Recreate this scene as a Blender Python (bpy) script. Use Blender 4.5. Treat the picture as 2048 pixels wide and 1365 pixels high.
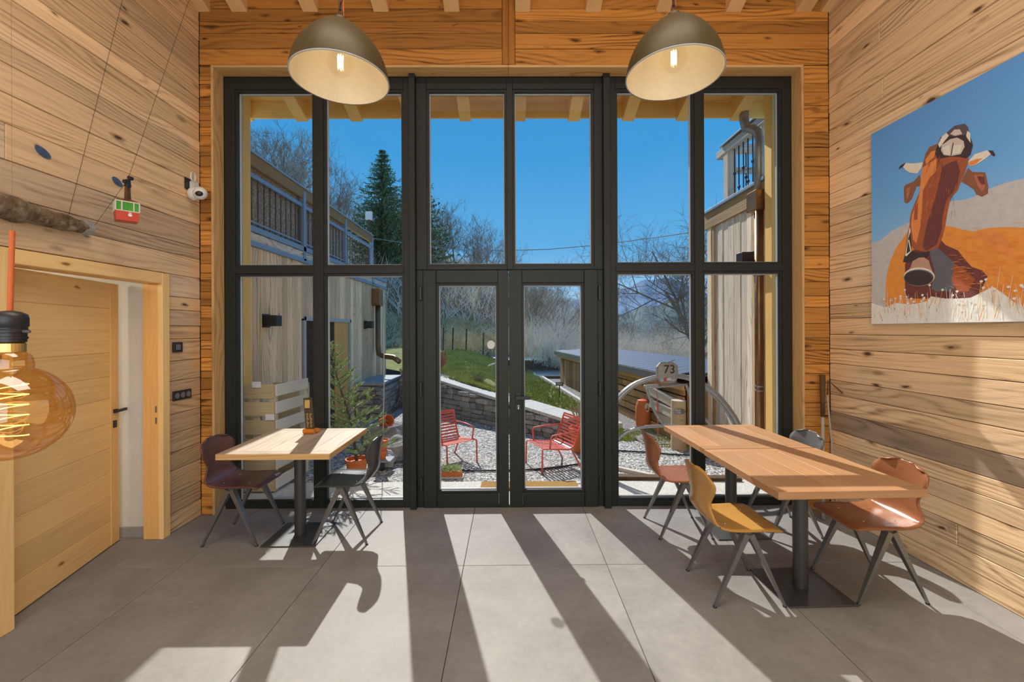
import bpy, bmesh, math, random
from mathutils import Vector, Matrix, noise
random.seed(7)
for o in list(bpy.data.objects): bpy.data.objects.remove(o, do_unlink=True)
S = bpy.context.scene
COL = S.collection
R = math.radians
V = Vector
PI = math.pi

# ------------------------------------------------------------------ camera
F, PX, PY, CH = 853.3, 1024.0, 661.0, 1.65
YAW, ROLL = R(0.36), 0.0043
fwd = V((math.sin(YAW), math.cos(YAW), 0)); rt0 = V((math.cos(YAW), -math.sin(YAW), 0)); up0 = V((0, 0, 1))
rt = rt0*math.cos(ROLL) - up0*math.sin(ROLL); up = up0*math.cos(ROLL) + rt0*math.sin(ROLL)
cd = bpy.data.cameras.new('camera'); cam = bpy.data.objects.new('camera', cd); COL.objects.link(cam)
cd.sensor_width = 36; cd.lens = 15.0; cd.shift_y = -(682.5-PY)/2048; cd.clip_start = .05; cd.clip_end = 3000
M = Matrix((rt, up, -fwd)).transposed().to_4x4(); M.translation = (0, 0, CH); cam.matrix_world = M
S.camera = cam

# ------------------------------------------------------------------ light
SUN = V((.27, -1, -.93)).normalized()
world = bpy.data.worlds.new('sky'); S.world = world; world.use_nodes = True
nt = world.node_tree; nt.nodes.clear()
wo = nt.nodes.new('ShaderNodeOutputWorld'); bg = nt.nodes.new('ShaderNodeBackground')
tc = nt.nodes.new('ShaderNodeTexCoord'); sp = nt.nodes.new('ShaderNodeSeparateXYZ'); cr = nt.nodes.new('ShaderNodeValToRGB')
cr.color_ramp.elements[0].position = 0.0; cr.color_ramp.elements[0].color = (.50, .72, .90, 1)
cr.color_ramp.elements[1].position = .75; cr.color_ramp.elements[1].color = (.055, .27, .66, 1)
e = cr.color_ramp.elements.new(.18); e.color = (.13, .44, .80, 1)
e = cr.color_ramp.elements.new(.38); e.color = (.055, .335, .72, 1)
nt.links.new(tc.outputs['Generated'], sp.inputs[0]); nt.links.new(sp.outputs[2], cr.inputs[0])
nt.links.new(cr.outputs[0], bg.inputs[0]); nt.links.new(bg.outputs[0], wo.inputs[0]); bg.inputs[1].default_value = 1.0
sd = bpy.data.lights.new('sun', 'SUN'); sd.energy = 5.2; sd.angle = R(.55); sd.color = (1, .965, .91)
sun = bpy.data.objects.new('sun', sd); COL.objects.link(sun); sun.rotation_euler = SUN.to_track_quat('-Z', 'Y').to_euler(); sun.location = (-3, 12, 12)
ad = bpy.data.lights.new('rear_window_daylight', 'AREA'); ad.shape = 'RECTANGLE'; ad.size = 4.6; ad.size_y = 3.4; ad.energy = 120; ad.color = (1, .95, .88)  # added fill light behind the camera, brightens the room from the rear
al = bpy.data.objects.new('rear_window_daylight', ad); COL.objects.link(al); al.location = (0, -2.45, 2.1); al.rotation_euler = (R(90), 0, 0)
kd = bpy.data.lights.new('roof_window_daylight', 'AREA'); kd.shape = 'RECTANGLE'; kd.size = 3.6; kd.size_y = 1.8; kd.energy = 135; kd.color = (1, .96, .9)  # added fill under the ceiling; the roof has no window here
ko = bpy.data.objects.new('roof_window_daylight', kd); COL.objects.link(ko); ko.location = (0, .6, 5.62); ko.rotation_euler = (R(-20), 0, 0)
S.view_settings.view_transform = 'Standard'; S.view_settings.look = 'None'; S.view_settings.gamma = 1
S.view_settings.use_curve_mapping = False; S.view_settings.exposure = 0.0

# ------------------------------------------------------------------ helpers
def ray(px, py): return rt*((px-PX)/F) + up*((PY-py)/F) + fwd
def at(px, py, Y): d = ray(px, py); return V((0, 0, CH)) + d*(Y/d.y)
def gnd(px, py, z=0.0): d = ray(px, py); return V((0, 0, CH)) + d*((z-CH)/d.z)
def onx(px, py, X): d = ray(px, py); return V((0, 0, CH)) + d*(X/d.x)

def tag(o, label=None, cat=None, group=None, kind=None):
    if label: o['label'] = label
    if cat: o['category'] = cat
    if group: o['group'] = group
    if kind: o['kind'] = kind
    return o
def empty(name, loc=(0, 0, 0), rz=0.0, label=None, cat=None, group=None, kind=None):
    o = bpy.data.objects.new(name, None); COL.objects.link(o); o.empty_display_size = .1
    o.location = loc; o.rotation_euler = (0, 0, rz)
    return tag(o, label, cat, group, kind)
def org(o):
    p = V((0, 0, 0))
    while o is not None: p = p + V(o.location); o = o.parent
    return p

class MB:
    """collects faces; build() links them as one mesh object"""
    def __init__(s): s.v = []; s.f = []; s.m = []
    def add(s, vs, fs, m=0):
        n = len(s.v); s.v += [tuple(p) for p in vs]; s.f += [tuple(i+n for i in f) for f in fs]; s.m += [m]*len(fs); return s
    def box(s, x0, x1, y0, y1, z0, z1, m=0):
        return s.add([(x0,y0,z0),(x1,y0,z0),(x1,y1,z0),(x0,y1,z0),(x0,y0,z1),(x1,y0,z1),(x1,y1,z1),(x0,y1,z1)],
                     [(0,3,2,1),(4,5,6,7),(0,1,5,4),(1,2,6,5),(2,3,7,6),(3,0,4,7)], m)
    def cbox(s, x0, x1, y0, y1, z0, z1, c=.004, m=0):
        vs = []
        for a, (X, cx) in enumerate(((x0, c), (x1, -c))):
            for b, (Y, cy) in enumerate(((y0, c), (y1, -c))):
                for d, (Z, cz) in enumerate(((z0, c), (z1, -c))):
                    vs += [(X, Y+cy, Z+cz), (X+cx, Y, Z+cz), (X+cx, Y+cy, Z)]
        I = lambda a, b, d, k: (a*4+b*2+d)*3+k
        fs = []
        for a in (0, 1): fs.append((I(a,0,0,0), I(a,1,0,0), I(a,1,1,0), I(a,0,1,0))[::(1 if a else -1)])
        for b in (0, 1): fs.append((I(0,b,0,1), I(1,b,0,1), I(1,b,1,1), I(0,b,1,1))[::(-1 if b else 1)])
        for d in (0, 1): fs.append((I(0,0,d,2), I(1,0,d,2), I(1,1,d,2), I(0,1,d,2))[::(1 if d else -1)])
        for b in (0, 1):
            for d in (0, 1): fs.append((I(0,b,d,1), I(1,b,d,1), I(1,b,d,2), I(0,b,d,2))[::(1 if b == d else -1)])
        for a in (0, 1):
            for d in (0, 1): fs.append((I(a,0,d,0), I(a,1,d,0), I(a,1,d,2), I(a,0,d,2))[::(-1 if a == d else 1)])
        for a in (0, 1):
            for b in (0, 1): fs.append((I(a,b,0,0), I(a,b,1,0), I(a,b,1,1), I(a,b,0,1))[::(1 if a == b else -1)])
        for a in (0, 1):
            for b in (0, 1):
                for d in (0, 1): fs.append((I(a,b,d,0), I(a,b,d,1), I(a,b,d,2))[::(1 if (a+b+d) % 2 else -1)])
        return s.add(vs, fs, m)
    def obox(s, p0, p1, w, h, upv=(0, 0, 1), w1=None, h1=None, m=0):
        p0, p1 = V(p0), V(p1); d = (p1-p0).normalized(); u = V(upv)
        sd_ = d.cross(u)
        if sd_.length < 1e-5: sd_ = d.cross(V((1, 0, 0)))
        sd_.normalize(); u = sd_.cross(d).normalized(); w1 = w if w1 is None else w1; h1 = h if h1 is None else h1
        vs = []
        for p, a, b in ((p0, w, h), (p1, w1, h1)):
            vs += [p-sd_*a/2-u*b/2, p+sd_*a/2-u*b/2, p+sd_*a/2+u*b/2, p-sd_*a/2+u*b/2]
        return s.add(vs, [(3,2,1,0),(4,5,6,7),(0,1,5,4),(1,2,6,5),(2,3,7,6),(3,0,4,7)], m)
    def tube(s, pts, r, n=8, closed=False, m=0):
        pts = [V(p) for p in pts]; k = len(pts); rr = r if isinstance(r, (list, tuple)) else [r]*k
        ref = None; rings = []
        for i, p in enumerate(pts):
            if closed: d = pts[(i+1) % k]-pts[i-1]
            else: d = pts[min(i+1, k-1)]-pts[max(i-1, 0)]
            d.normalize()
            if ref is None: ref = V((0, 0, 1)) if abs(d.z) < .9 else V((1, 0, 0))
            a = d.cross(ref); a.normalize(); b = d.cross(a).normalized(); ref = -b if False else a.cross(d)
            ref = a.cross(d).normalized()
            rings.append([p+(a*math.cos(2*PI*j/n)+b*math.sin(2*PI*j/n))*rr[i] for j in range(n)])
        vs = [q for g in rings for q in g]; fs = []
        for i in range(k if closed else k-1):
            i2 = (i+1) % k
            for j in range(n): fs.append((i*n+j, i*n+(j+1) % n, i2*n+(j+1) % n, i2*n+j))
        if not closed: fs += [tuple(range(n))[::-1], tuple((k-1)*n+j for j in range(n))]
        return s.add(vs, fs, m)
    def lathe(s, prof, c=(0, 0, 0), n=32, m=0, cap0=False, cap1=False):
        c = V(c); vs = []; fs = []
        for r, z in prof:
            vs += [c+V((r*math.cos(2*PI*j/n), r*math.sin(2*PI*j/n), z)) for j in range(n)]
        for i in range(len(prof)-1):
            for j in range(n): fs.append((i*n+j, i*n+(j+1) % n, (i+1)*n+(j+1) % n, (i+1)*n+j))
        if cap0: fs.append(tuple(range(n))[::-1])
        if cap1: fs.append(tuple((len(prof)-1)*n+j for j in range(n)))
        return s.add(vs, fs, m)
    def prism(s, poly, axis_vec, m=0):
        a = V(axis_vec); n = len(poly); p = [V(q) for q in poly]
        return s.add(p+[q+a for q in p], [tuple(range(n))[::-1], tuple(range(n, 2*n))]+[(i, (i+1) % n, n+(i+1) % n, n+i) for i in range(n)], m)
    def blob(s, c, rx, ry, rz, amp=.2, n=8, k=6, seed=0, m=0, rot=0):
        c = V(c); vs = []; fs = []; cr_, sr_ = math.cos(rot), math.sin(rot)
        for i in range(k+1):
            th = PI*i/k
            for j in range(n):
                ph = 2*PI*j/n; d = V((math.sin(th)*math.cos(ph), math.sin(th)*math.sin(ph), math.cos(th)))
                q = 1+amp*noise.noise(d*1.6+V((seed*3.1, seed*1.7, seed)))
                x, y, z = d.x*rx*q, d.y*ry*q, d.z*rz*q
                vs.append(c+V((x*cr_-y*sr_, x*sr_+y*cr_, z)))
        for i in range(k):
            for j in range(n): fs.append((i*n+j, (i+1)*n+j, (i+1)*n+(j+1) % n, i*n+(j+1) % n))
        return s.add(vs, fs, m)
    def build(s, name, mat, parent=None, world=True, smooth=False, loc=None):
        o0 = V((0, 0, 0))
        if loc is not None: o0 = V(loc)
        elif parent is not None and world: o0 = org(parent)
        me = bpy.data.meshes.new(name)
        me.from_pydata([tuple(V(p)-o0) for p in s.v], [], s.f)
        mats = mat if isinstance(mat, (list, tuple)) else [mat]
        for q in mats: me.materials.append(q)
        if len(mats) > 1: me.polygons.foreach_set('material_index', s.m)
        if smooth: me.polygons.foreach_set('use_smooth', [True]*len(me.polygons))
        me.update()
        ob = bpy.data.objects.new(name, me); COL.objects.link(ob)
        if parent is not None: ob.parent = parent
        if loc is not None: ob.location = o0 - (org(parent) if parent is not None else V((0, 0, 0)))
        return ob

def smooth_angle(o, deg=35):
    me = o.data
    for p in me.polygons: p.use_smooth = True
    bm = bmesh.new(); bm.from_mesh(me)
    for ed in bm.edges:
        if len(ed.link_faces) == 2 and ed.calc_face_angle(0) > R(deg): ed.smooth = False
    bm.to_mesh(me); bm.free(); return o

def board(name, parent, c, ax, az, L, H, T, mat, color=(1, 1, 1), ch=.003):
    """a chamfered board: local X is its length, local Z its width, local Y its thickness"""
    ax, az = V(ax).normalized(), V(az).normalized(); ay = az.cross(ax)
    b = MB(); b.cbox(-L/2, L/2, -T/2, T/2, -H/2, H/2, ch)
    o = b.build(name, mat, parent, world=False)
    m = Matrix((ax, ay, az)).transposed().to_4x4(); m.translation = V(c) - (org(parent) if parent else V((0, 0, 0)))
    o.matrix_local = m; o.color = (*color, 1); return o

def copy_tree(o, parent=None):
    c = o.copy(); COL.objects.link(c)
    if parent is not None: c.parent = parent; c.matrix_parent_inverse = o.matrix_parent_inverse
    for ch in list(o.children): copy_tree(ch, c)
    return c

# ------------------------------------------------------------------ materials
def new_mat(name):
    m = bpy.data.materials.new(name); m.use_nodes = True; nt = m.node_tree; nt.nodes.clear()
    out = nt.nodes.new('ShaderNodeOutputMaterial'); b = nt.nodes.new('ShaderNodeBsdfPrincipled')
    nt.links.new(b.outputs[0], out.inputs[0]); return m, nt, b, out
def N(nt, t, **kw):
    n = nt.nodes.new('ShaderNode'+t)
    for k, v in kw.items(): setattr(n, k, v)
    return n
def ramp(nt, stops, src):
    n = N(nt, 'ValToRGB'); el = n.color_ramp.elements
    while len(el) < len(stops): el.new(.5)
    for i, (p, c) in enumerate(stops): el[i].position = p; el[i].color = (*c, 1) if len(c) == 3 else c
    nt.links.new(src, n.inputs[0]); return n.outputs[0]
def mixc(nt, fac, a, b, mode='MIX'):
    n = N(nt, 'Mix', data_type='RGBA', blend_type=mode)
    for i, x in ((0, fac), (6, a), (7, b)):
        if hasattr(x, 'is_linked') or isinstance(x, bpy.types.NodeSocket): nt.links.new(x, n.inputs[i])
        else: n.inputs[i].default_value = x if i == 0 else ((*x, 1) if len(x) == 3 else x)
    return n.outputs[2]
def math_(nt, op, a, b=None, clamp=False):
    n = N(nt, 'Math', operation=op, use_clamp=clamp)
    for i, x in enumerate((a, b)):
        if x is None: continue
        if isinstance(x, bpy.types.NodeSocket): nt.links.new(x, n.inputs[i])
        else: n.inputs[i].default_value = x
    return n.outputs[0]
def mapped(nt, src, scale):
    n = N(nt, 'Mapping'); nt.links.new(src, n.inputs[0]); n.inputs['Scale'].default_value = scale; return n.outputs[0]
def noise_(nt, vec, scale, detail=4, rough=.55, dist=0.):
    n = N(nt, 'TexNoise'); nt.links.new(vec, n.inputs['Vector'])
    n.inputs['Scale'].default_value = scale; n.inputs['Detail'].default_value = detail; n.inputs['Roughness'].default_value = rough
    n.inputs['Distortion'].default_value = dist; return n.outputs[0]
def bump(nt, b, h, strength=.3, dist=.01):
    n = N(nt, 'Bump'); n.inputs['Strength'].default_value = strength; n.inputs['Distance'].default_value = dist
    nt.links.new(h, n.inputs['Height']); nt.links.new(n.outputs[0], b.inputs['Normal'])

def wood(name, light, dark, knot=(.05, .02, .008), rough=.62, var=.22, knots=.55, wave=.45, bmp=.35, kscale=1., spec=.3, streak=1.):
    m, nt, b, out = new_mat(name)
    tc = N(nt, 'TexCoord'); oi = N(nt, 'ObjectInfo')
    cx = N(nt, 'CombineXYZ')
    for i, k in enumerate((91., 37., 53.)): nt.links.new(math_(nt, 'MULTIPLY', oi.outputs['Random'], k), cx.inputs[i])
    va = N(nt, 'VectorMath', operation='ADD'); nt.links.new(tc.outputs['Object'], va.inputs[0]); nt.links.new(cx.outputs[0], va.inputs[1])
    vec = va.outputs[0]
    st = noise_(nt, mapped(nt, vec, (.8, 8, 30)), 1.5*streak, 7, .68, .3)
    fine = noise_(nt, mapped(nt, vec, (3., 40, 150)), 1.5*streak, 3, .6)
    n1 = noise_(nt, mapped(nt, vec, (.55, .6, 2.6)), 1.5*streak, 1.5, .45)
    sz_ = N(nt, 'SeparateXYZ'); nt.links.new(vec, sz_.inputs[0])
    ph = math_(nt, 'ADD', math_(nt, 'MULTIPLY', sz_.outputs[2], 150.*streak), math_(nt, 'MULTIPLY', n1, 62.))
    w_ = math_(nt, 'MULTIPLY', math_(nt, 'ADD', math_(nt, 'SINE', ph), 1.), .5)
    w_ = math_(nt, 'POWER', w_, 2.2)
    msk = math_(nt, 'MULTIPLY', math_(nt, 'SUBTRACT', noise_(nt, mapped(nt, vec, (.6, 1, 3.)), 1.7, 2), .32), 3., True)
    g = math_(nt, 'SUBTRACT', math_(nt, 'MULTIPLY', math_(nt, 'SUBTRACT', st, .5), 1.5), math_(nt, 'MULTIPLY', math_(nt, 'MULTIPLY', w_, msk), wave))
    g = math_(nt, 'ADD', math_(nt, 'ADD', g, .82), math_(nt, 'MULTIPLY', math_(nt, 'SUBTRACT', fine, .5), .5))
    c = ramp(nt, [(.10, dark), (.48, tuple((a*.4+d*.6) for a, d in zip(dark, light))), (.86, light)], g)
    big = noise_(nt, mapped(nt, vec, (.5, 1, 3.)), 1.3, 3)
    c = mixc(nt, math_(nt, 'MULTIPLY', math_(nt, 'SUBTRACT', big, .35), 1.1, True), c, tuple(x*.74 for x in light), 'MIX')
    vo = N(nt, 'TexVoronoi', feature='F1'); vo.inputs['Scale'].default_value = 1
    dv = N(nt, 'VectorMath', operation='ADD')
    wob = N(nt, 'TexNoise'); wob.inputs['Scale'].default_value = 9; nt.links.new(vec, wob.inputs['Vector'])
    wv = N(nt, 'VectorMath', operation='SCALE'); nt.links.new(wob.outputs['Color'], wv.inputs[0]); wv.inputs['Scale'].default_value = .035
    nt.links.new(vec, dv.inputs[0]); nt.links.new(wv.outputs[0], dv.inputs[1])
    nt.links.new(mapped(nt, dv.outputs[0], (3.0*kscale, 3, 8.5*kscale)), vo.inputs['Vector'])
    sc = N(nt, 'SeparateColor'); nt.links.new(vo.outputs['Color'], sc.inputs[0])
    sz = math_(nt, 'MULTIPLY', math_(nt, 'MAXIMUM', math_(nt, 'SUBTRACT', sc.outputs[0], 1-knots), 0.), .30)
    kf = math_(nt, 'MULTIPLY', math_(nt, 'SUBTRACT', sz, vo.outputs['Distance']), 22, True)
    ring = math_(nt, 'MULTIPLY', math_(nt, 'SUBTRACT', math_(nt, 'MULTIPLY', sz, 1.9), vo.outputs['Distance']), 9, True)
    c = mixc(nt, math_(nt, 'MULTIPLY', ring, .55), c, dark)
    c = mixc(nt, math_(nt, 'MULTIPLY', kf, .85), c, knot)
    c = mixc(nt, 1., c, oi.outputs['Color'], 'MULTIPLY')
    hs = N(nt, 'HueSaturation'); nt.links.new(c, hs.inputs['Color'])
    mr = N(nt, 'MapRange'); nt.links.new(oi.outputs['Random'], mr.inputs[0]); mr.inputs[3].default_value = 1-var; mr.inputs[4].default_value = 1+var
    nt.links.new(mr.outputs[0], hs.inputs['Value'])
    nt.links.new(hs.outputs[0], b.inputs['Base Color'])
    b.inputs['Roughness'].default_value = rough; b.inputs['Specular IOR Level'].default_value = spec
    h = math_(nt, 'SUBTRACT', g, math_(nt, 'MULTIPLY', kf, .4)); bump(nt, b, h, bmp, .006)
    return m
def plain(name, col, rough=.5, metal=0., spec=.5, nz=0., nscale=40, bmp=0., trans=0.):
    m, nt, b, out = new_mat(name)
    b.inputs['Roughness'].default_value = rough; b.inputs['Metallic'].default_value = metal; b.inputs['Specular IOR Level'].default_value = spec
    tc = N(nt, 'TexCoord')
    f = noise_(nt, tc.outputs['Object'], nscale, 4, .6)
    a = max(nz, .04)
    c = ramp(nt, [(.25, tuple(x*(1-a) for x in col)), (.75, tuple(min(1, x*(1+a)) for x in col))], f)
    nt.links.new(c, b.inputs['Base Color'])
    if bmp: bump(nt, b, f, bmp, .004)
    return m
def emit(name, col, s):
    m, nt, b, out = new_mat(name); nt.nodes.remove(b)
    e = N(nt, 'Emission'); e.inputs[0].default_value = (*col, 1); e.inputs[1].default_value = s; nt.links.new(e.outputs[0], out.inputs[0]); return m
def glassy(name, tint, ior=1.25, refl=(1, 1, 1), rough=0.):
    m, nt, b, out = new_mat(name); nt.nodes.remove(b)
    t = N(nt, 'BsdfTransparent'); t.inputs[0].default_value = (*tint, 1)
    g = N(nt, 'BsdfGlossy'); g.inputs[0].default_value = (*refl, 1); g.inputs['Roughness'].default_value = rough
    lw = N(nt, 'LayerWeight'); lw.inputs[0].default_value = .5
    fac = math_(nt, 'ADD', ior, math_(nt, 'MULTIPLY', math_(nt, 'POWER', lw.outputs['Facing'], 5.), .5), True)
    mx = N(nt, 'MixShader'); nt.links.new(fac, mx.inputs[0]); nt.links.new(t.outputs[0], mx.inputs[1]); nt.links.new(g.outputs[0], mx.inputs[2])
    nt.links.new(mx.outputs[0], out.inputs[0]); return m
def stone(name, c1, c2, c3, scale=6, rough=.85, bmp=.6, var=.25):
    m, nt, b, out = new_mat(name); tc = N(nt, 'TexCoord'); oi = N(nt, 'ObjectInfo')
    va = N(nt, 'VectorMath', operation='ADD'); nt.links.new(tc.outputs['Object'], va.inputs[0])
    cx = N(nt, 'CombineXYZ'); nt.links.new(math_(nt, 'MULTIPLY', oi.outputs['Random'], 50), cx.inputs[0]); nt.links.new(cx.outputs[0], va.inputs[1])
    f = noise_(nt, va.outputs[0], scale, 8, .65)
    c = ramp(nt, [(.3, c1), (.5, c2), (.72, c3)], f)
    hs = N(nt, 'HueSaturation'); nt.links.new(c, hs.inputs['Color'])
    mr = N(nt, 'MapRange'); nt.links.new(oi.outputs['Random'], mr.inputs[0]); mr.inputs[3].default_value = 1-var; mr.inputs[4].default_value = 1+var
    nt.links.new(mr.outputs[0], hs.inputs['Value']); nt.links.new(hs.outputs[0], b.inputs['Base Color'])
    b.inputs['Roughness'].default_value = rough; b.inputs['Specular IOR Level'].default_value = .25
    bump(nt, b, f, bmp, .02); return m
def gravel_mat(name, c1, c2, c3, scale=38):
    m, nt, b, out = new_mat(name); tc = N(nt, 'TexCoord')
    vo = N(nt, 'TexVoronoi', feature='F1'); vo.inputs['Scale'].default_value = scale; nt.links.new(tc.outputs['Object'], vo.inputs['Vector'])
    sc = N(nt, 'SeparateColor'); nt.links.new(vo.outputs['Color'], sc.inputs[0])
    c = ramp(nt, [(.1, c1), (.5, c2), (.95, c3)], sc.outputs[0])
    edge = math_(nt, 'MULTIPLY', math_(nt, 'SUBTRACT', vo.outputs['Distance'], .35), 2.2, True)
    c = mixc(nt, edge, c, tuple(x*.45 for x in c1))
    big = noise_(nt, tc.outputs['Object'], 1.3, 3)
    c = mixc(nt, math_(nt, 'MULTIPLY', big, .25), c, c1)
    nt.links.new(c, b.inputs['Base Color']); b.inputs['Roughness'].default_value = .9; b.inputs['Specular IOR Level'].default_value = .2
    bump(nt, b, math_(nt, 'SUBTRACT', 1., vo.outputs['Distance']), .8, .02); return m

MW = dict(
    left=wood('old_pine_wall', (.86, .60, .335), (.22, .12, .05), var=.15, wave=.5, kscale=1.3),
    right=wood('aged_larch_wall', (1., .73, .43), (.25, .135, .06), var=.13, wave=.5, kscale=1.3),
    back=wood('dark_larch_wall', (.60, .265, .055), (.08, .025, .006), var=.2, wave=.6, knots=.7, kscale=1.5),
    trim=wood('pale_larch_trim', (.72, .45, .19), (.36, .18, .055), var=.08, knots=.3, wave=.5, bmp=.15),
    spruce=wood('varnished_spruce', (1., .68, .29), (.74, .42, .13), knot=(.27, .10, .025), var=.06, knots=.45, wave=.22, bmp=.08, rough=.45),
    rafter=wood('spruce_rafter', (.82, .54, .26), (.62, .37, .14), var=.06, knots=.25, wave=.3, bmp=.08),
    eave=wood('spruce_eave', (1., .64, .20), (.88, .47, .11), knot=(.3, .13, .04), var=.1, knots=.35, wave=.25, bmp=.08),
    oak=wood('pale_oak_top', (.52, .42, .30), (.22, .155, .095), var=.08, knots=.35, wave=.42, bmp=.2, rough=.5),
    beech=wood('orange_larch_top', (.51, .285, .14), (.34, .155, .06), var=.08, knots=.25, wave=.35, bmp=.12, rough=.42),
    grey=wood('weathered_plank', (.90, .79, .64), (.24, .18, .12), var=.18, knots=.35, wave=.6, bmp=.6, rough=.85, spec=.15),
    pallet=wood('pallet_wood', (.72, .62, .47), (.42, .33, .22), var=.12, knots=.3, wave=.3, rough=.85),
    pallet_white=wood('pale_pallet_wood', (.72, .68, .6), (.50, .46, .40), var=.08, knots=.2, wave=.25, rough=.85),
    shed=wood('shed_larch', (.55, .34, .15), (.25, .13, .05), var=.3, knots=.4, wave=.4, rough=.75),
)
for k, c1, c2 in (('mahogany', (.155, .068, .055), (.085, .034, .028)), ('black_ply', (.06, .062, .066), (.038, .038, .040)), ('rust_ply', (.36, .135, .06), (.19, .065, .03)),
                  ('ochre_ply', (.52, .27, .065), (.36, .17, .035)), ('grey_ply', (.16, .155, .15), (.08, .075, .072)), ('chestnut_ply', (.35, .135, .055), (.19, .065, .025))):
    MW[k] = wood(k, c1, c2, knots=0., wave=.25, bmp=.03, rough=.28, var=.03, spec=.5, streak=.7)
M_ = dict(
    slab=None,
    backing=plain('dark_backing', (.05, .03, .015), .9),
    frame=plain('anthracite_frame', (.020, .0235, .021), .45, 0, .3, .12, 300, .12),
    gasket=plain('grey_gasket', (.42, .44, .45), .5),
    glass=glassy('window_glass', (.985, .99, .99), .002),
    black=plain('black_metal', (.018, .018, .019), .4, 0, .5, .2, 200, .1),
    steel=plain('chair_steel', (.24, .24, .23), .32, .7, .5, .1, 60),
    tsteel=plain('table_steel', (.085, .087, .085), .42, .55, .5, .1, 120, .08),
    chrome=plain('chrome', (.6, .6, .6), .25, 1.),
    white=plain('white_plastic', (.75, .73, .69), .35),
    plaster=plain('white_plaster', (.72, .69, .63), .9, 0, .2, .04, 8),
    skirting=plain('grey_skirting', (.33, .32, .30), .6),
    bronze=plain('bronze_shade', (.080, .057, .022), .5, .35, .5, .1, 30),
    cream=plain('cream_enamel', (.80, .70, .52), .5),
    brass=plain('brass', (.65, .47, .17), .3, .9),
    rust=plain('rusty_chain', (.10, .05, .04), .6, .5),
    orange_cord=plain('orange_cord', (.58, .13, .03), .7),
    amber=glassy('amber_glass', (.93, .74, .45), .10, (1, .95, .88)),
    clear=glassy('clear_bulb_glass', (.99, .97, .93), .04),
    filament=emit('filament', (1, .60, .2), 6.), filament_w=emit('white_filament', (1, .80, .50), 14.),
    knotblue=plain('blue_knot', (.07, .11, .2), .5, 0, .5, .3, 30),
    red=plain('red_paint', (.58, .055, .03), .4), green=plain('green_window', (.05, .30, .04), .25, 0, .5, .4, 30), ivory=plain('ivory_paint', (.62, .60, .45), .4),
    chairred=plain('coral_paint', (.72, .13, .085), .45),
    terracotta=plain('terracotta', (.62, .17, .05), .7, 0, .3, .12, 12),
    concrete=plain('exposed_concrete', (.58, .56, .51), .9, 0, .2, .28, 45, .5),
    zinc=plain('zinc_sheet', (.25, .33, .42), .5, .2), galv=plain('galvanised', (.40, .42, .44), .4, .7),
    copper=plain('brown_copper', (.30, .165, .08), .35, .75, .5, .3, 6),
    coir=plain('coir_mat', (.36, .21, .07), .95, 0, .1, .3, 200, .6),
    slate=plain('slate_slab', (.30, .33, .36), .7, 0, .3, .15, 8, .2),
    bark=plain('twig_bark', (.27, .21, .155), .9, 0, .1, .35, 3), bark_dark=plain('dark_bark', (.11, .09, .07), .95, 0, .1, .3, 10, .5),
    hilltwig=plain('hillside_twig', (.40, .33, .25), .9, 0, .1, .4, 1.5), twig=plain('sunlit_twig', (.74, .67, .57), .9, 0, .1, .4, 1.5), twig_brown=plain('brown_twig', (.46, .36, .26), .9, 0, .1, .4, 1.5),
    needle=plain('spruce_needle', (.15, .21, .10), .8, 0, .2, .4, .6), fir=plain('fir_needle', (.36, .48, .20), .6, 0, .3, .35, 9),
    grass=plain('grass_blade', (.34, .37, .10), .8, 0, .2, .45, 2.5), grass_ground=plain('grass_ground', (.20, .21, .07), .95, 0, .1, .5, 6, .5),
    hill=None, dry=plain('dry_grass', (.60, .50, .30), .95, 0, .1, .4, 2.),
    mount=plain('far_mountain', (.24, .31, .40), 1., 0, 0., .3, .012), mount_green=plain('near_mountain', (.17, .20, .19), 1., 0, 0., .45, .02),  # far ridge: distance haze is put into its blue base colour
    roof=plain('blue_steel_tile', (.075, .11, .16), .6, .1, .25, .2, 8), fascia=plain('grey_fascia', (.13, .13, .12), .6),
    white_edge=plain('pale_edging', (.62, .57, .50), .9, 0, .1, .1, 10), plate=plain('dull_plate', (.34, .32, .29), .55, .2, .4, .15, 30),
    silver=plain('worn_tube', (.36, .36, .35), .38, .6, .5, .15, 20),
    log=stone('gnarled_log', (.07, .05, .03), (.22, .15, .085), (.42, .36, .28), 14, .95, 1.), birch=plain('grey_log_end', (.34, .33, .30), .9, 0, .1, .2, 20),
    ring=plain('pale_log_end', (.58, .52, .43), .9, 0, .1, .15, 25),
    rock=stone('schist', (.13, .12, .11), (.32, .30, .27), (.64, .60, .54), 9, .9, .8, .35), boulder=stone('boulder', (.15, .15, .15), (.3, .3, .3), (.52, .51, .48), 5, .9, .7),
    gravel=gravel_mat('gravel', (.30, .29, .27), (.60, .58, .54), (.95, .93, .88)), path=gravel_mat('path_gravel', (.25, .24, .22), (.42, .40, .37), (.62, .6, .56), 60),
    tinygold=plain('gold_print', (.55, .36, .12), .5), menu=plain('menu_dark', (.06, .045, .025), .4, 0, .4, .3, 40), orange=plain('orange_plastic', (.62, .19, .02), .35),
    letter=plain('white_lettering', (.78, .76, .72), .6), dark_letter=plain('black_lettering', (.02, .015, .012), .6), signgrey=plain('sign_grey', (.17, .155, .16), .6),
    redshrub=plain('red_leaf', (.50, .10, .02), .7), pole=plain('grey_pole', (.42, .38, .31), .7), darkwood=plain('dark_wood', (.10, .055, .022), .6, 0, .3, .3, 20),
)
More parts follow.
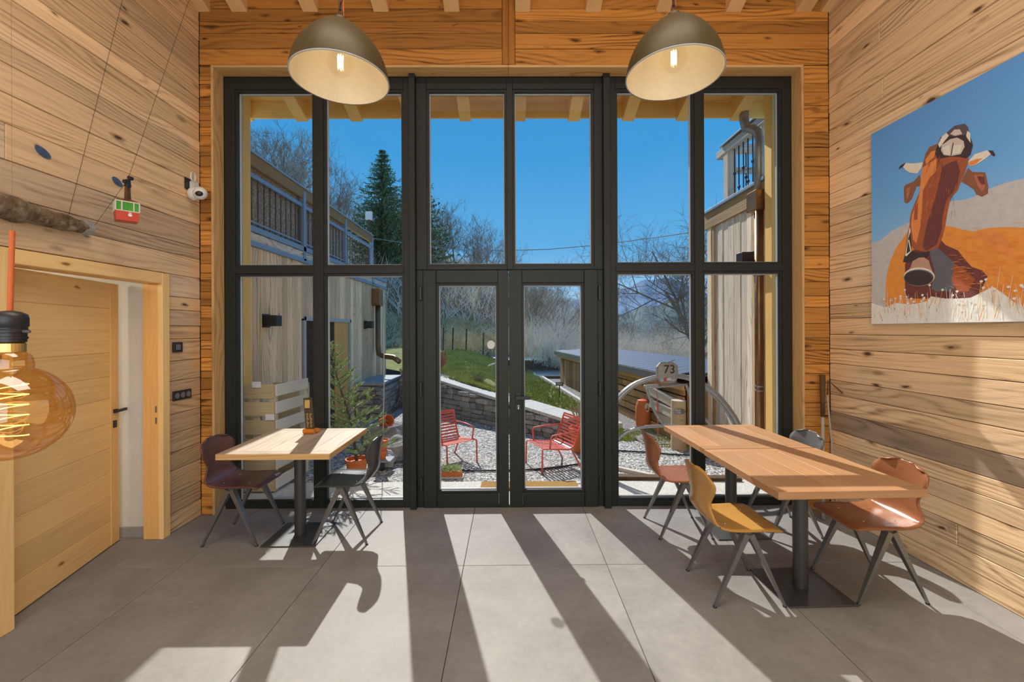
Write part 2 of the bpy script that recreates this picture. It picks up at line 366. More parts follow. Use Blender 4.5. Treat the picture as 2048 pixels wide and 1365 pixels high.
def brush_mat():
    m, nt, b, out = new_mat('brushy_hillside'); tc = N(nt, 'TexCoord')
    f1 = noise_(nt, mapped(nt, tc.outputs['Object'], (1.6, .7, 1.)), 3.2, 6, .8, 1.2); f2 = noise_(nt, tc.outputs['Object'], .12, 4, .6)
    c = ramp(nt, [(.38, (.08, .064, .045)), (.5, (.30, .24, .17)), (.62, (.82, .72, .57))], f1)
    c = mixc(nt, math_(nt, 'MULTIPLY', math_(nt, 'SUBTRACT', f2, .42), 2.2, True), c, (.20, .20, .10))
    nt.links.new(c, b.inputs['Base Color']); b.inputs['Roughness'].default_value = 1.; b.inputs['Specular IOR Level'].default_value = 0.; bump(nt, b, f1, .8, .3); return m
def frosted():
    m, nt, b, out = new_mat('frosted_sticker'); t = N(nt, 'BsdfTransparent'); mx = N(nt, 'MixShader'); mx.inputs[0].default_value = .45
    b.inputs['Base Color'].default_value = (.85, .85, .82, 1); nt.links.new(t.outputs[0], mx.inputs[1]); nt.links.new(b.outputs[0], mx.inputs[2]); nt.links.new(mx.outputs[0], out.inputs[0]); return m
M_['hill'] = brush_mat(); M_['frosted'] = frosted()
def slab_mat():
    m, nt, b, out = new_mat('stone_slab'); tc = N(nt, 'TexCoord'); oi = N(nt, 'ObjectInfo')
    va = N(nt, 'VectorMath', operation='ADD'); nt.links.new(tc.outputs['Object'], va.inputs[0])
    cx = N(nt, 'CombineXYZ'); nt.links.new(math_(nt, 'MULTIPLY', oi.outputs['Random'], 40), cx.inputs[0]); nt.links.new(cx.outputs[0], va.inputs[1])
    f1 = noise_(nt, va.outputs[0], 2.2, 8, .62, .4); f2 = noise_(nt, va.outputs[0], 26, 5, .6); f3 = noise_(nt, va.outputs[0], 160, 2)
    f = math_(nt, 'ADD', math_(nt, 'MULTIPLY', f1, .62), math_(nt, 'ADD', math_(nt, 'MULTIPLY', f2, .25), math_(nt, 'MULTIPLY', f3, .13)))
    c = ramp(nt, [(.33, (.205, .195, .18)), (.5, (.265, .255, .24)), (.66, (.325, .315, .295))], f)
    nt.links.new(c, b.inputs['Base Color'])
    rr = N(nt, 'MapRange'); nt.links.new(f, rr.inputs[0]); rr.inputs[3].default_value = .45; rr.inputs[4].default_value = .65
    nt.links.new(rr.outputs[0], b.inputs['Roughness']); b.inputs['Specular IOR Level'].default_value = .2
    bump(nt, b, f, .12, .004); return m
M_['slab'] = slab_mat()

# ================================================================== the room
XL, XR, YB, YR, YF = -2.78, 2.91, 3.857, -2.5, 3.98
ZT = 4.95
def zu(Y): return 4.525 - .36*(Y-3.857)          # underside of the rafters
def roof_z(Y): return zu(Y)+.20

# ---- floor of large stone slabs
fl = MB().box(XL-.3, XR+.3, YR, 4.06, -.12, -.012).build('floor', M_['backing']); tag(fl, kind='structure')
xe = [XL-.02, -2.32, -1.322, -.327, .678, 1.69, 2.70, XR+.02]; ye = [YR, -.005, 2.995, 4.0]
for i in range(len(xe)-1):
    for j in range(len(ye)-1):
        c = V(((xe[i]+xe[i+1])/2, (ye[j]+ye[j+1])/2, -.006)); w, d = xe[i+1]-xe[i]-.0035, ye[j+1]-ye[j]-.0035
        b = MB(); b.cbox(-w/2, w/2, -d/2, d/2, -.006, .006, .0015); o = b.build('slab', M_['slab'], fl, world=False); o.location = c
# threshold strip under the frames and the corridor floor behind the open door
MB().box(XL, XR, 3.99, 4.12, -.1, -.004).build('threshold', M_['concrete'], fl)
MB().cbox(-5.2, XL-.02, 1.2, 3.46, -.012, 0, .001).build('slab', M_['slab'], fl)

def rows(z0, z1, lo, hi, rnd):
    z = z0; out = []
    while z < z1-.02:
        h = rnd.uniform(lo, hi)
        if z1-z-h < lo*.6: h = z1-z
        out.append((z, min(z1, z+h))); z += h
    return out
def runs(a, b, lo, hi, rnd):
    out = []; p = a
    while p < b-.01:
        l = rnd.uniform(lo, hi)
        if b-p-l < .5: l = b-p
        out.append((p, min(b, p+l))); p += l
    return out
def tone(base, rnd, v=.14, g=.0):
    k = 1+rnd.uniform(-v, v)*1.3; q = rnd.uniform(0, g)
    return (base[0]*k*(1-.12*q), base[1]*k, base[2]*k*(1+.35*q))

# ---- left wall
rnd = random.Random(11)
wl = MB().box(XL-.10, XL-.022, YR, 2.36, 0, ZT+1).box(XL-.10, XL-.022, 3.43, YB+.1, 0, ZT+1).box(XL-.10, XL-.022, 2.36, 3.43, 2.06, ZT+1).build('wall_left', M_['backing']); tag(wl, kind='structure')
for z0, z1 in rows(0, ZT, .10, .205, rnd):
    top = min(ZT+.0, z1)
    spans = runs(YR, YB, 2.2, 4.2, rnd) if z0 > 2.11 else ([(YR, 2.36)] + [(3.475, YB)])
    for a, b_ in spans:
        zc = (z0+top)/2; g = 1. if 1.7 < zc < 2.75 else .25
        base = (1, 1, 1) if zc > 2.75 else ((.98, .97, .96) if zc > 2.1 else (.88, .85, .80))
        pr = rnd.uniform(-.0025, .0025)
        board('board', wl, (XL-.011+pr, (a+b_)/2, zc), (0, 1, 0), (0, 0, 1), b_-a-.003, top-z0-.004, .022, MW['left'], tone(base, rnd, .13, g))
for px, py, r in ((85, 305, .045), (234, 364, .042)):      # blue-grey plugged knots
    p = onx(px, py, XL); b = MB()
    b.add([(p.x+.0035, p.y+r*1.0*math.cos(2*PI*i/20), p.z+r*.62*math.sin(2*PI*i/20)-.3*r*math.cos(2*PI*i/20)) for i in range(20)], [tuple(range(20))])
    for s_ in (-1, 1): b.obox((p.x+.004, p.y, p.z), (p.x+.004, p.y+s_*r*.5, p.z-.5*r), .003, .002)
    b.build('knot_plug', M_['knotblue'], wl)

# ---- right wall
rnd = random.Random(5)
wr = MB().box(XR+.022, XR+.10, YR, YB+.1, 0, ZT+1).build('wall_right', M_['backing']); tag(wr, kind='structure')
zs = [0, .12, .235, .375, .50, .62, .74, .905, 1.06, 1.19, 1.34, 1.47, 1.60, 1.74, 1.86, 2.0, 2.16, 2.30, 2.43, 2.58, 2.74, 2.87, 3.03, 3.18, 3.30, 3.45, 3.6, 3.74, 3.9, 4.05, 4.18, 4.33, 4.5, 4.66, 4.8, ZT]
for i in range(len(zs)-1):
    z0, z1 = zs[i], zs[i+1]
    for a, b_ in (runs(YR, YB, 2.4, 4.4, rnd)):
        base = (.62, .62, .66) if i == 6 else ((1.06, 1.02, .95) if i < 13 else (.95, .93, .9))
        pr = rnd.uniform(-.002, .002)
        board('board', wr, (XR+.011+pr, (a+b_)/2, (z0+z1)/2), (0, -1, 0), (0, 0, 1), b_-a-.003, z1-z0-.004, .022, MW['right'], tone(base, rnd, .12, .3))

# ---- window wall (dark larch around the opening)
rnd = random.Random(21)
OX0, OX1, OZ = -2.672, 2.676, 4.045
wb = MB().box(XL-.1, OX0-.02, YB+.022, 4.12, 0, ZT).box(OX1+.02, XR+.1, YB+.022, 4.12, 0, ZT).box(OX0-.02, OX1+.02, YB+.022, 4.12, OZ+.02, ZT+.3).build('wall_window', M_['backing']); tag(wb, kind='structure')
def wboard(a, b_, z0, z1, base=(1, 1, 1)):
    board('board', wb, ((a+b_)/2, YB+.011+rnd.uniform(-.002, .002), (z0+z1)/2), (1, 0, 0), (0, 0, 1), b_-a-.003, z1-z0-.004, .022, MW['back'], tone(base, rnd, .2))
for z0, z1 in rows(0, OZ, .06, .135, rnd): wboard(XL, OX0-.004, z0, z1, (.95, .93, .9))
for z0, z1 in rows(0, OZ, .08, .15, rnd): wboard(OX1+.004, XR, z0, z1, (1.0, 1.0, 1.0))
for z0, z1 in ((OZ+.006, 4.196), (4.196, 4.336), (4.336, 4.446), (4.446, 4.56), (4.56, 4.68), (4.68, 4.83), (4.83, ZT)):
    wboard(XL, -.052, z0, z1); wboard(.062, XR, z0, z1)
for x0, x1 in ((-.052, .004), (.004, .062)):
    board('cover_strip', wb, ((x0+x1)/2, YB+.004, 4.5), (0, 0, 1), (1, 0, 0), .9, x1-x0-.003, .03, MW['back'], (.78, .74, .72))
# pale reveal boards lining the opening
for nm, c, ax, az, L, H in (('reveal_board', (OX0+.012, 3.915, 2.015), (0, 0, 1), (0, 1, 0), 4.03, .145), ('reveal_board', (OX1-.012, 3.915, 2.015), (0, 0, 1), (0, 1, 0), 4.03, .145),
                            ('reveal_board', ((OX0)/2, 3.915, OZ-.012), (1, 0, 0), (0, 1, 0), OX1-.004, .145), ('reveal_board', (OX1/2, 3.915, OZ-.012), (1, 0, 0), (0, 1, 0), OX1-.004, .145)):
    board(nm, wb, c, ax, az, L, H, .022, MW['trim'], (1, 1, 1))

# ---- rear wall with an unglazed opening invented for the fill light, and the ceiling
wq = MB().box(XL-.1, -2.35, YR-.12, YR, 0, 7.4).box(2.35, XR+.1, YR-.12, YR, 0, 7.4).box(-2.35, 2.35, YR-.12, YR, 3.85, 7.4).box(-2.35, 2.35, YR-.12, YR, 0, .35).build('wall_rear', MW['left']); tag(wq, kind='structure')
b = MB(); b.add([(XL-.1, YR-.12, roof_z(YR-.12)), (XR+.1, YR-.12, roof_z(YR-.12)), (XR+.1, 4.12, roof_z(4.12)), (XL-.1, 4.12, roof_z(4.12)),
                 (XL-.1, YR-.12, roof_z(YR-.12)+.1), (XR+.1, YR-.12, roof_z(YR-.12)+.1), (XR+.1, 4.12, roof_z(4.12)+.1), (XL-.1, 4.12, roof_z(4.12)+.1)],
                [(0, 1, 2, 3), (7, 6, 5, 4), (0, 4, 5, 1), (1, 5, 6, 2), (2, 6, 7, 3), (3, 7, 4, 0)])
ce = b.build('ceiling', MW['rafter']); tag(ce, kind='structure')
for xw in (XL-.1, XR+.022):     # gable infill above the boards
    b = MB(); b.prism([(xw, YR, ZT), (xw, 4.1, ZT), (xw, 4.1, ZT+.02), (xw, YR, roof_z(YR)+.05)], (.078, 0, 0)); b.build('gable_infill', MW['left'], ce)
SL = V((0, 1, -.36)).normalized(); SN = V((0, .36, 1)).normalized()
RX = [-.505+.637*k for k in range(-3, 6)]
def rafter(parent, x, y0, y1, h=.20, w=.137):
    p0, p1 = V((x, y0, zu(y0))), V((x, y1, zu(y1))); L = (p1-p0).length
    return board('rafter', parent, (p0+p1)/2+SN*h/2, SL, SN, L, h, w, MW['rafter'] if y0 < 3 else MW['eave'], (1, 1, 1), .004)
for x in RX+[XL+.03, XR-.0]: rafter(ce, x, YR, YB)

# ---- glazed wall
def fx(px): return (px-1018)/F*YF
def fz(py): return CH+(661-py)/F*YF
def member(parent, name, a, b_, t, d, y0=YF, y1=4.07, mat=None, c=.003):
    return MB().cbox(fx(a), fx(b_), y0, y1, fz(d), fz(t), c).build(name, mat or M_['frame'], parent)
def ring(parent, name, x0, x1, z0, z1, w, y0, y1, mat):
    b = MB(); b.box(x0, x0+w, y0, y1, z0, z1).box(x1-w, x1, y0, y1, z0, z1).box(x0+w, x1-w, y0, y1, z0, z0+w).box(x0+w, x1-w, y0, y1, z1-w, z1)
    return b.build(name, mat, parent)
def pane(parent, a, b_, t, d, y=4.035):
    x0, x1, z0, z1 = fx(a-5), fx(b_+5), fz(d+5), fz(t-5)
    ring(parent, 'glazing_bead', x0, x1, z0, z1, .021, YF+.012, y, M_['frame'])
    ring(parent, 'gasket', x0+.021, x1-.021, z0+.021, z1-.021, .008, y-.008, y+.012, M_['gasket'])
    ring(parent, 'outer_bead', x0, x1, z0, z1, .021, y+.004, y+.03, M_['frame'])
    g = MB().box(x0+.021, x1-.021, y, y+.006, z0+.021, z1-.021).build('pane', M_['glass'], parent); return g
def unit(name, xs, ys, glass):
    w = empty(name, (fx((xs[0][0]+xs[-1][1])/2), YF, 0), kind='structure')
    for i, (a, b_) in enumerate(xs): member(w, 'stile' if i in (0, len(xs)-1) else 'mullion', a, b_, ys[0][0], ys[-1][1])
    for t, d in ys:
        for i in range(len(xs)-1): member(w, 'rail', xs[i][1], xs[i+1][0], t, d, YF+.001, 4.069)
    for g in glass: pane(w, *g)
    return w
unit('window_1', [(452, 472), (630, 648), (808, 821)], [(155, 178), (533, 546), (1004, 1017)], [(477, 625, 183, 528), (653, 803, 183, 528), (477, 625, 551, 999), (653, 803, 551, 999)])
w2 = unit('window_2', [(833, 854), (1014, 1026), (1189, 1206)], [(155, 178), (532, 539.5)], [(859, 1009, 183, 527), (1031, 1184, 183, 527)])
for a, b_ in ((833, 846), (1195, 1206)): member(w2, 'door_jamb', a, b_, 540, 1017, YF+.002, 4.07)
unit('window_3', [(1219, 1232), (1391, 1407), (1568, 1587)], [(154, 177), (530, 544), (1003, 1016)], [(1237, 1386, 182, 525), (1412, 1563, 182, 525), (1237, 1386, 549, 998), (1412, 1563, 549, 998)])
for i, (a, b_) in enumerate(((821, 833), (1206, 1219))):
    o = member(None, 'trim_%d' % (i+1), a, b_, 148, 1021.5, 3.93, 4.09); tag(o, kind='structure')
def leaf(name, a, b_, g):
    d = empty(name, (fx((a+b_)/2), YF, 0), kind='structure')
    y0, y1 = YF-.012, 4.06
    member(d, 'stile', a, g[0]-5, 540.5, 1015, y0, y1); member(d, 'stile', g[1]+5, b_, 540.5, 1015, y0, y1)
    member(d, 'rail', g[0]-4.4, g[1]+4.4, 540.5, g[2]-5, y0+.0015, y1); member(d, 'rail', g[0]-4.4, g[1]+4.4, g[3]+5, 1015, y0+.0015, y1)
    pane(d, *g); return d
d1 = leaf('door_1', 846.5, 1016, (877, 991, 571, 982)); d2 = leaf('door_2', 1017.6, 1194.5, (1048, 1163, 571, 981))
for d, px in ((d1, 841.5), (d2, 1198.5)):
    for t, q in ((572, 601), (764, 793), (955, 983)):
        x = fx(px); MB().cbox(x-.012, x+.012, YF-.022, YF+.004, fz(q), fz(t), .004).build('hinge', M_['black'], d)
b = MB(); p = at(982, 690, 4.028); n = 20      # frosted round sticker on the left leaf
b.prism([(p.x+.037*math.cos(2*PI*i/n), 4.032, p.z+.04*math.sin(2*PI*i/n)) for i in range(n)], (0, -.0015, 0)); b.build('sticker', M_['frosted'], d1)
h = MB(); x0, x1 = fx(1030), fx(1041); h.cbox(x0, x1, YF-.022, YF-.012, fz(793), fz(786), .002); h.cbox((x0+x1)/2-.011, (x0+x1)/2+.011, YF-.06, YF-.02, fz(797.5), fz(790), .003)
hd = h.build('handle_rose', M_['black'], d2)
MB().cbox(x0, fx(1059), YF-.072, YF-.052, fz(798), fz(791), .003).build('lever', M_['black'], hd)
lk = MB().cbox(fx(1029.5), fx(1040.5), YF-.022, YF-.012, fz(820), fz(808), .002).build('lock_plate', M_['black'], d2)
kx = fx(1035.5); k = MB(); k.prism([(kx+.008*math.cos(2*PI*i/12), YF-.024, fz(811.5)+.008*math.sin(2*PI*i/12)) for i in range(12)], (0, -.003, 0)); k.box(kx-.005, kx+.005, YF-.027, YF-.024, fz(818), fz(811.5)); k.build('cylinder', M_['chrome'], lk)

# ---- wooden door in the left wall, standing ajar into the corridor
d3 = empty('door_3', (XL-.06, 2.93, 0), kind='structure')
XC = XL+.028
def vert(par, nm, x0, x1, y0, y1, z0, z1, mat='spruce', col=(1, 1, 1)):
    sx, sy, sz = x1-x0, y1-y0, z1-z0; c = ((x0+x1)/2, (y0+y1)/2, (z0+z1)/2)
    if sz >= sy: return board(nm, par, c, (0, 0, 1), (0, 1, 0), sz, sy, sx, MW[mat], col, .004)
    return board(nm, par, c, (0, 1, 0), (0, 0, 1), sy, sz, sx, MW[mat], col, .004)
vert(d3, 'casing', XL-.01, XC, 3.402, 3.476, 0, 2.118); vert(d3, 'casing', XL-.01, XC, 2.24, 2.388, 0, 2.118); vert(d3, 'casing', XL-.01, XC, 2.389, 3.401, 2.032, 2.118, col=(1.08, 1.08, 1.1))
board('jamb', d3, (XL-.068, 3.412, 1.016), (0, 0, 1), (1, 0, 0), 2.03, .125, .02, MW['spruce'], (.95, .8, .66), .003)
board('jamb', d3, (XL-.068, 2.378, 1.016), (0, 0, 1), (1, 0, 0), 2.03, .125, .02, MW['spruce'], (1, .95, .9), .003)
board('jamb', d3, (XL-.068, 2.895, 2.042), (0, 1, 0), (1, 0, 0), 1.02, .125, .02, MW['spruce'], (.9, .85, .8), .003)
H0, H1 = V((-2.868, 2.40, 0)), V((-3.105, 3.385, 0)); dd = (H1-H0); LL = dd.length; dd.normalize(); dn = V((dd.y, -dd.x, 0))
lf = empty('leaf', H0-org(d3)); lf.parent = d3
zz = [.008, .20, .39, .57, .76, .95, 1.14, 1.31, 1.49, 1.66, 1.83, 2.025]
for i in range(len(zz)-1):
    c = H0+dd*((LL-.10)/2)+V((0, 0, (zz[i]+zz[i+1])/2)); board('panel_board', lf, c, dd, (0, 0, 1), LL-.10, zz[i+1]-zz[i]-.001, .038, MW['spruce'], (1, 1, 1), .003)
board('edge_stile', lf, H0+dd*(LL-.05)+V((0, 0, 1.0165)), (0, 0, 1), dd, 2.017, .098, .042, MW['spruce'], (1, .9, .8), .004)
hp = H0+dd*(LL-.055)+V((0, 0, 1.035)); b = MB(); b.obox(hp-dn*0+dn*.02, hp+dn*.035, .03, .03); b.obox(hp+dn*.042-dd*.02, hp+dn*.042+dd*.10, .018, .02)
b.obox(hp+V((0, 0, -.10))+dn*.018, hp+V((0, 0, -.10))+dn*.028, .035, .055); hn = b.build('door_handle', M_['black'], lf)
MB().box(XL-.03, XL-.018, 3.3995, 3.402, 1.01, 1.06).box(XL-.03, XL-.018, 3.3995, 3.402, .92, .97).build('strike_plate', M_['steel'], d3)
# corridor behind it
wc = MB().box(-5.2, XL-.10, 3.45, 3.55, 0, 2.6).box(-5.2, XL-.10, 1.2, 1.3, 0, 2.6).box(-5.2, XL-.10, 1.2, 3.55, 2.5, 2.6).box(-5.3, -5.2, 1.2, 3.55, 0, 2.6).build('wall_corridor', M_['plaster']); tag(wc, kind='structure')
kl = bpy.data.lights.new('corridor_lamp', 'POINT'); kl.energy = 26; kl.color = (1, .86, .68); kl.shadow_soft_size = .12; kq = bpy.data.objects.new('corridor_lamp', kl); COL.objects.link(kq); kq.location = (-4.1, 2.2, 2.2)  # added warm fill for the corridor, no lamp fitting modelled
bb = MB().cbox(-5.2, XL-.08, 3.436, 3.45, 0, .085, .003).build('baseboard_corridor', M_['skirting']); tag(bb, kind='structure')

# ================================================================== furniture
def lerp(tab, t):
    for i in range(len(tab)-1):
        if t <= tab[i+1][0]:
            a, b_ = tab[i], tab[i+1]; q = (t-a[0])/(b_[0]-a[0]); q = q*q*(3-2*q) if False else q
            return [a[k]+(b_[k]-a[k])*q for k in range(1, len(a))]
    return list(tab[-1][1:])
def catmull(P, n):
    out = []
    for i in range(len(P)-1):
        p0, p1, p2, p3 = P[max(i-1, 0)], P[i], P[i+1], P[min(i+2, len(P)-1)]
        for j in range(n):
            t = j/n
            out.append([.5*((2*b_)+(-a+c)*t+(2*a-5*b_+4*c-d)*t*t+(-a+3*b_-3*c+d)*t**3) for a, b_, c, d in zip(p0, p1, p2, p3)])
    out.append(list(P[-1])); return out
def make_chair(shell_mat):
    """faces local +X; shell of bent plywood on two inverted steel Vs"""
    root = empty('plywood_chair')
    #        x,    z,   half width, edge lift
    P = [(.212, .428, .125, 0), (.213, .434, .165, 0), (.205, .444, .186, .0), (.17, .456, .198, 0), (.10, .457, .201, .002), (.02, .452, .200, .005), (-.06, .449, .198, .007), (-.125, .452, .196, .010),
         (-.175, .466, .194, .014), (-.205, .495, .186, .018), (-.218, .53, .165, .022), (-.224, .565, .142, .024), (-.228, .60, .140, .028), (-.232, .635, .160, .034), (-.237, .675, .184, .040),
         (-.243, .715, .193, .044), (-.250, .752, .188, .038), (-.256, .780, .172, .032), (-.259, .794, .148, .028), (-.260, .800, .11, .024)]
    C_ = catmull(P, 3); nt_ = 12; b = MB(); vs = []; fs = []
    for i, (x, z, w, e) in enumerate(C_):
        a, c = C_[max(i-1, 0)], C_[min(i+1, len(C_)-1)]; d = V((c[0]-a[0], 0, c[1]-a[1])); d.normalize(); nn = V((d.z, 0, -d.x))
        if nn.z < -.2 and False: nn = -nn
        nn = V((1, 0, 0)) if z > .47 else V((0, 0, 1)); zd = .026*max(0, (z-.70)/.10)
        for j in range(nt_+1):
            t = -1+2*j/nt_
            p = V((x, w*t, z-zd*t*t)) + nn*(e*t*t)
            vs.append(p)
    for i in range(len(C_)-1):
        for j in range(nt_): q = i*(nt_+1)+j; fs.append((q, q+1, q+nt_+2, q+nt_+1))
    b.add(vs, fs); sh = b.build('seat_shell', shell_mat, root, smooth=True)
    md = sh.modifiers.new('thickness', 'SOLIDIFY'); md.thickness = .011; md.offset = -1
    for sy in (-1, 1):
        for sx in (-1, 1):
            b = MB(); top = V((sx*.012, sy*.172, .428)); foot = V((sx*.208, sy*.192, .006))
            b.obox(top, foot, .034, .046, (0, 1, 0), .013, .016); b.build('leg', M_['steel'], root)
            b = MB(); b.lathe([(.011, 0), (.012, .006), (.009, .012)], foot+V((0, 0, -.006)), 8, cap0=True, cap1=True); b.build('glide', M_['black'], root)
    b = MB(); b.obox((0, -.178, .427), (0, .178, .427), .045, .022); b.obox((-.09, -.09, .437), (.11, -.09, .437), .025, .014); b.obox((-.09, .09, .437), (.11, .09, .437), .025, .014); b.build('under_frame', M_['steel'], root)
    for x, y in ((.10, .10), (.10, -.10), (-.10, .10), (-.10, -.10)):
        b = MB(); b.lathe([(.006, 0), (.005, .002), (.001, .003)], (x, y, .4565), 8, cap0=True); b.build('screw', M_['chrome'], root)
    return root
CHAIRS = [((-2.152, 3.476), 0, 'mahogany', 'dark purple-brown plywood chair left of the pale single table, beside the wooden door'),
      ((-1.315, 3.490), PI, 'black_ply', 'black plywood chair right of the pale single table, back to the glass doors'),
      ((1.385, 3.535), 0, 'rust_ply', 'rusty red-brown plywood chair nearest the glass doors, left of the joined tables'),
      ((1.420, 2.715), 0, 'ochre_ply', 'ochre yellow plywood chair left of the joined tables'),
      ((2.250, 3.530), PI, 'grey_ply', 'grey plywood chair at the far right corner, only its back above the joined tables'),
      ((2.286, 2.727), PI, 'chestnut_ply', 'chestnut brown plywood chair between the joined tables and the right wall')]
c0 = make_chair(MW['mahogany'])
chs = [c0]+[copy_tree(c0) for _ in CHAIRS[1:]]
for o, ((x, y), rz, mt, lab) in zip(chs, CHAIRS):
    o.location = (x, y, 0); o.rotation_euler = (0, 0, rz); tag(o, lab, 'chair', 'plywood chairs at the tables')
    for q in o.children:
        if q.name.startswith('seat_shell'):
            q.data = q.data.copy(); q.data.materials[0] = MW[mt]

def make_table(c, rz, mat, label, w=.82, d=.82, z=.77, group=None, along='Y', nb=5, edge=None):
    t = empty('bistro_table', (c[0], c[1], 0), rz, label, 'table', group)
    th = .042; bw = .075
    rnd_ = random.Random(int(c[1]*100))
    inner = d-2*bw
    for i in range(nb):
        pw = w/nb; x = -w/2+pw*(i+.5); k = 1+rnd_.uniform(-.08, .08)
        o = MB().cbox(-inner/2, inner/2, -th/2, th/2, -pw/2+.0006, pw/2-.0006, .0012).build('top_plank', mat, t, world=False)
        m = Matrix(((0, 1, 0), (0, 0, 1), (1, 0, 0))).transposed().to_4x4(); m.translation = (x, 0, z-th/2); o.matrix_local = m; o.color = (k, k, k, 1)
    for s in (-1, 1):
        o = MB().cbox(-w/2, w/2, -bw/2+.0006, bw/2-.0006, -th/2, th/2, .0015).build('end_batten', mat, t, world=False); o.location = (0, s*(d/2-bw/2), z-th/2); o.color = (1.02, 1, .98, 1)
    if edge is not None:
        for s in (-1, 1):
            o = MB().cbox(-w/2, w/2, -.002, .002, -th/2+.0005, th/2-.001, .0006).build('edge_band', edge, t, world=False); o.location = (0, s*(d/2+.002), z-th/2)
            o = MB().cbox(-.002, .002, -d/2, d/2, -th/2+.0005, th/2-.001, .0006).build('edge_band', edge, t, world=False); o.location = (s*(w/2+.002), 0, z-th/2)
    b = MB(); b.lathe([(.043, .008), (.043, z-th-.012)], (0, 0, 0), 28); smooth_angle(b.build('column', M_['tsteel'], t, world=False))
    b = MB(); b.cbox(-.21, .21, -.205, .205, 0, .009, .003); b.build('base_plate', M_['tsteel'], t, world=False)
    b = MB(); b.cbox(-.2, .2, -.03, .03, z-th-.012, z-th, .002).cbox(-.03, .03, -.2, .2, z-th-.0118, z-th-.0002, .002); b.build('top_bracket', M_['tsteel'], t, world=False)
    return t
make_table((-1.70, 3.468), 0, MW['oak'], 'small square table with a pale grained oak top, on its own by the left window', .81, .80, edge=MW['trim'])
make_table((1.853, 2.715), R(1.5), MW['beech'], 'nearer of the two joined orange-brown wooden tables', .835, .83, group='joined tables on the right')
make_table((1.832, 3.527), R(1.5), MW['beech'], 'farther of the two joined orange-brown wooden tables, against the glazing', .82, .775, group='joined tables on the right')

# menu stand on the pale table
mp = at(622, 862, 3.69); mz = .77
ms = empty('menu_stand', (mp.x, mp.y, mz), label='dark menu card with gold print in an orange foot on the pale table', cat='menu')
b = MB(); b.tube([(mp.x-.05, mp.y-.02, mz+.022), (mp.x+.045, mp.y-.035, mz+.022)], .022, 14); b.tube([(mp.x-.02, mp.y+.022, mz+.021), (mp.x+.062, mp.y+.01, mz+.021)], .021, 14); b.build('foot', M_['orange'], ms, smooth=False)
b = MB(); b.obox((mp.x-.006, mp.y, mz+.02), (mp.x-.032, mp.y+.01, mz+.305), .075, .006, (0, 1, 0)); cdn = b.build('card', M_['menu'], ms)
b = MB(); rnd = random.Random(3)
for i in range(13):
    z = mz+.05+i*.0095
    for j in range(2):
        x = mp.x-.03+j*.028-(z-mz)*.09+rnd.uniform(0, .006); b.box(x, x+rnd.uniform(.008, .02), mp.y-.0045+(z-mz)*.035, mp.y-.0015+(z-mz)*.035, z, z+.004)
b.box(mp.x-.055, mp.x-.012, mp.y+.003, mp.y+.0065, mz+.215, mz+.285)
o = b.build('gold_print', M_['tinygold'], cdn); o['kind'] = 'stuff'

# ---- pendant lamps
def torus_link(b, c, rx, rz, r, flat):
    pts = [V((c[0]+(rx*math.cos(t) if flat else 0), c[1]+(0 if flat else rx*math.cos(t)), c[2]+rz*math.sin(t))) for t in [2*PI*i/12 for i in range(12)]]
    b.tube(pts, r, 5, True)
def pendant(x, y, z, lab):
    t = empty('pendant_lamp', (x, y, z), label=lab, cat='lamp', group='dome pendant lamps')
    prof = [(.225, 0), (.2235, .012), (.219, .04), (.2085, .08), (.193, .118), (.17, .156), (.139, .194), (.104, .228), (.071, .254), (.043, .271), (.03, .277)]
    b = MB(); b.lathe(prof, (x, y, z), 56); sh = b.build('shade', M_['bronze'], t, smooth=True)
    b = MB(); b.lathe([(r-.005, zz_+(0 if i == 0 else -.003)) for i, (r, zz_) in enumerate(prof)]+[(.001, .272)], (x, y, z), 56); b.build('liner', M_['cream'], sh, smooth=True)
    b = MB(); b.lathe([(.2205, -.0008), (.2252, -.0008), (.2258, .0015), (.2252, .004)], (x, y, z), 56); b.build('rim', M_['gasket'], sh, smooth=True)
    b = MB(); b.lathe([(.03, .27), (.032, .29), (.02, .30), (.006, .305)], (x, y, z), 20); b.build('cap', M_['bronze'], t, smooth=True)
    b = MB(); b.lathe([(.001, .272), (.022, .27), (.022, .18), (.017, .17)], (x, y, z), 20); b.build('socket', M_['brass'], t, smooth=True)
    bp = []; cz, rr = .080, .062
    for i in range(15): a = -PI/2+i*(PI*.86)/14; bp.append((max(.001, rr*math.cos(a)), cz+rr*math.sin(a)))
    bp += [(.018, .165), (.016, .175)]
    b = MB(); b.lathe(bp, (x, y, z), 28); bu = b.build('bulb', M_['clear'], t, smooth=True)
    b = MB()
    for k in range(6):
        a = 2*PI*k/6; p = V((x+.010*math.cos(a), y+.010*math.sin(a), z+.057)); b.tube([p, p+V((.002*math.cos(a), .002*math.sin(a), .058))], .0024, 5)
    b.build('filament', M_['filament_w'], bu)
    for k in range(7): b = MB(); torus_link(b, (x, y, z+.322+k*.034), .009, .022, .0036, k % 2 == 0); b.build('chain_link', M_['rust'], t, smooth=True)
    b = MB(); zz_ = z+.322+7*.034; k = 1
    while zz_ < roof_z(y)-.01: torus_link(b, (x, y, zz_), .009, .022, .0036, k % 2 == 0); zz_ += .034; k += 1
    b.build('upper_chain', M_['rust'], t)
    b = MB(); b.tube([(x+.012, y+.008, z+.30), (x+.016, y+.01, roof_z(y)-.01)], .003, 6); b.build('cable', M_['orange_cord'], t)
    ld = bpy.data.lights.new('pendant_light', 'POINT'); ld.energy = .42; ld.color = (1, .78, .48); ld.shadow_soft_size = .006
    lo = bpy.data.objects.new('pendant_light', ld); COL.objects.link(lo); lo.parent = t; lo.location = (0, 0, .086)
    return t
pendant(-.800, 2.04, 2.848, 'bronze dome pendant lamp hanging on a chain above the left side')
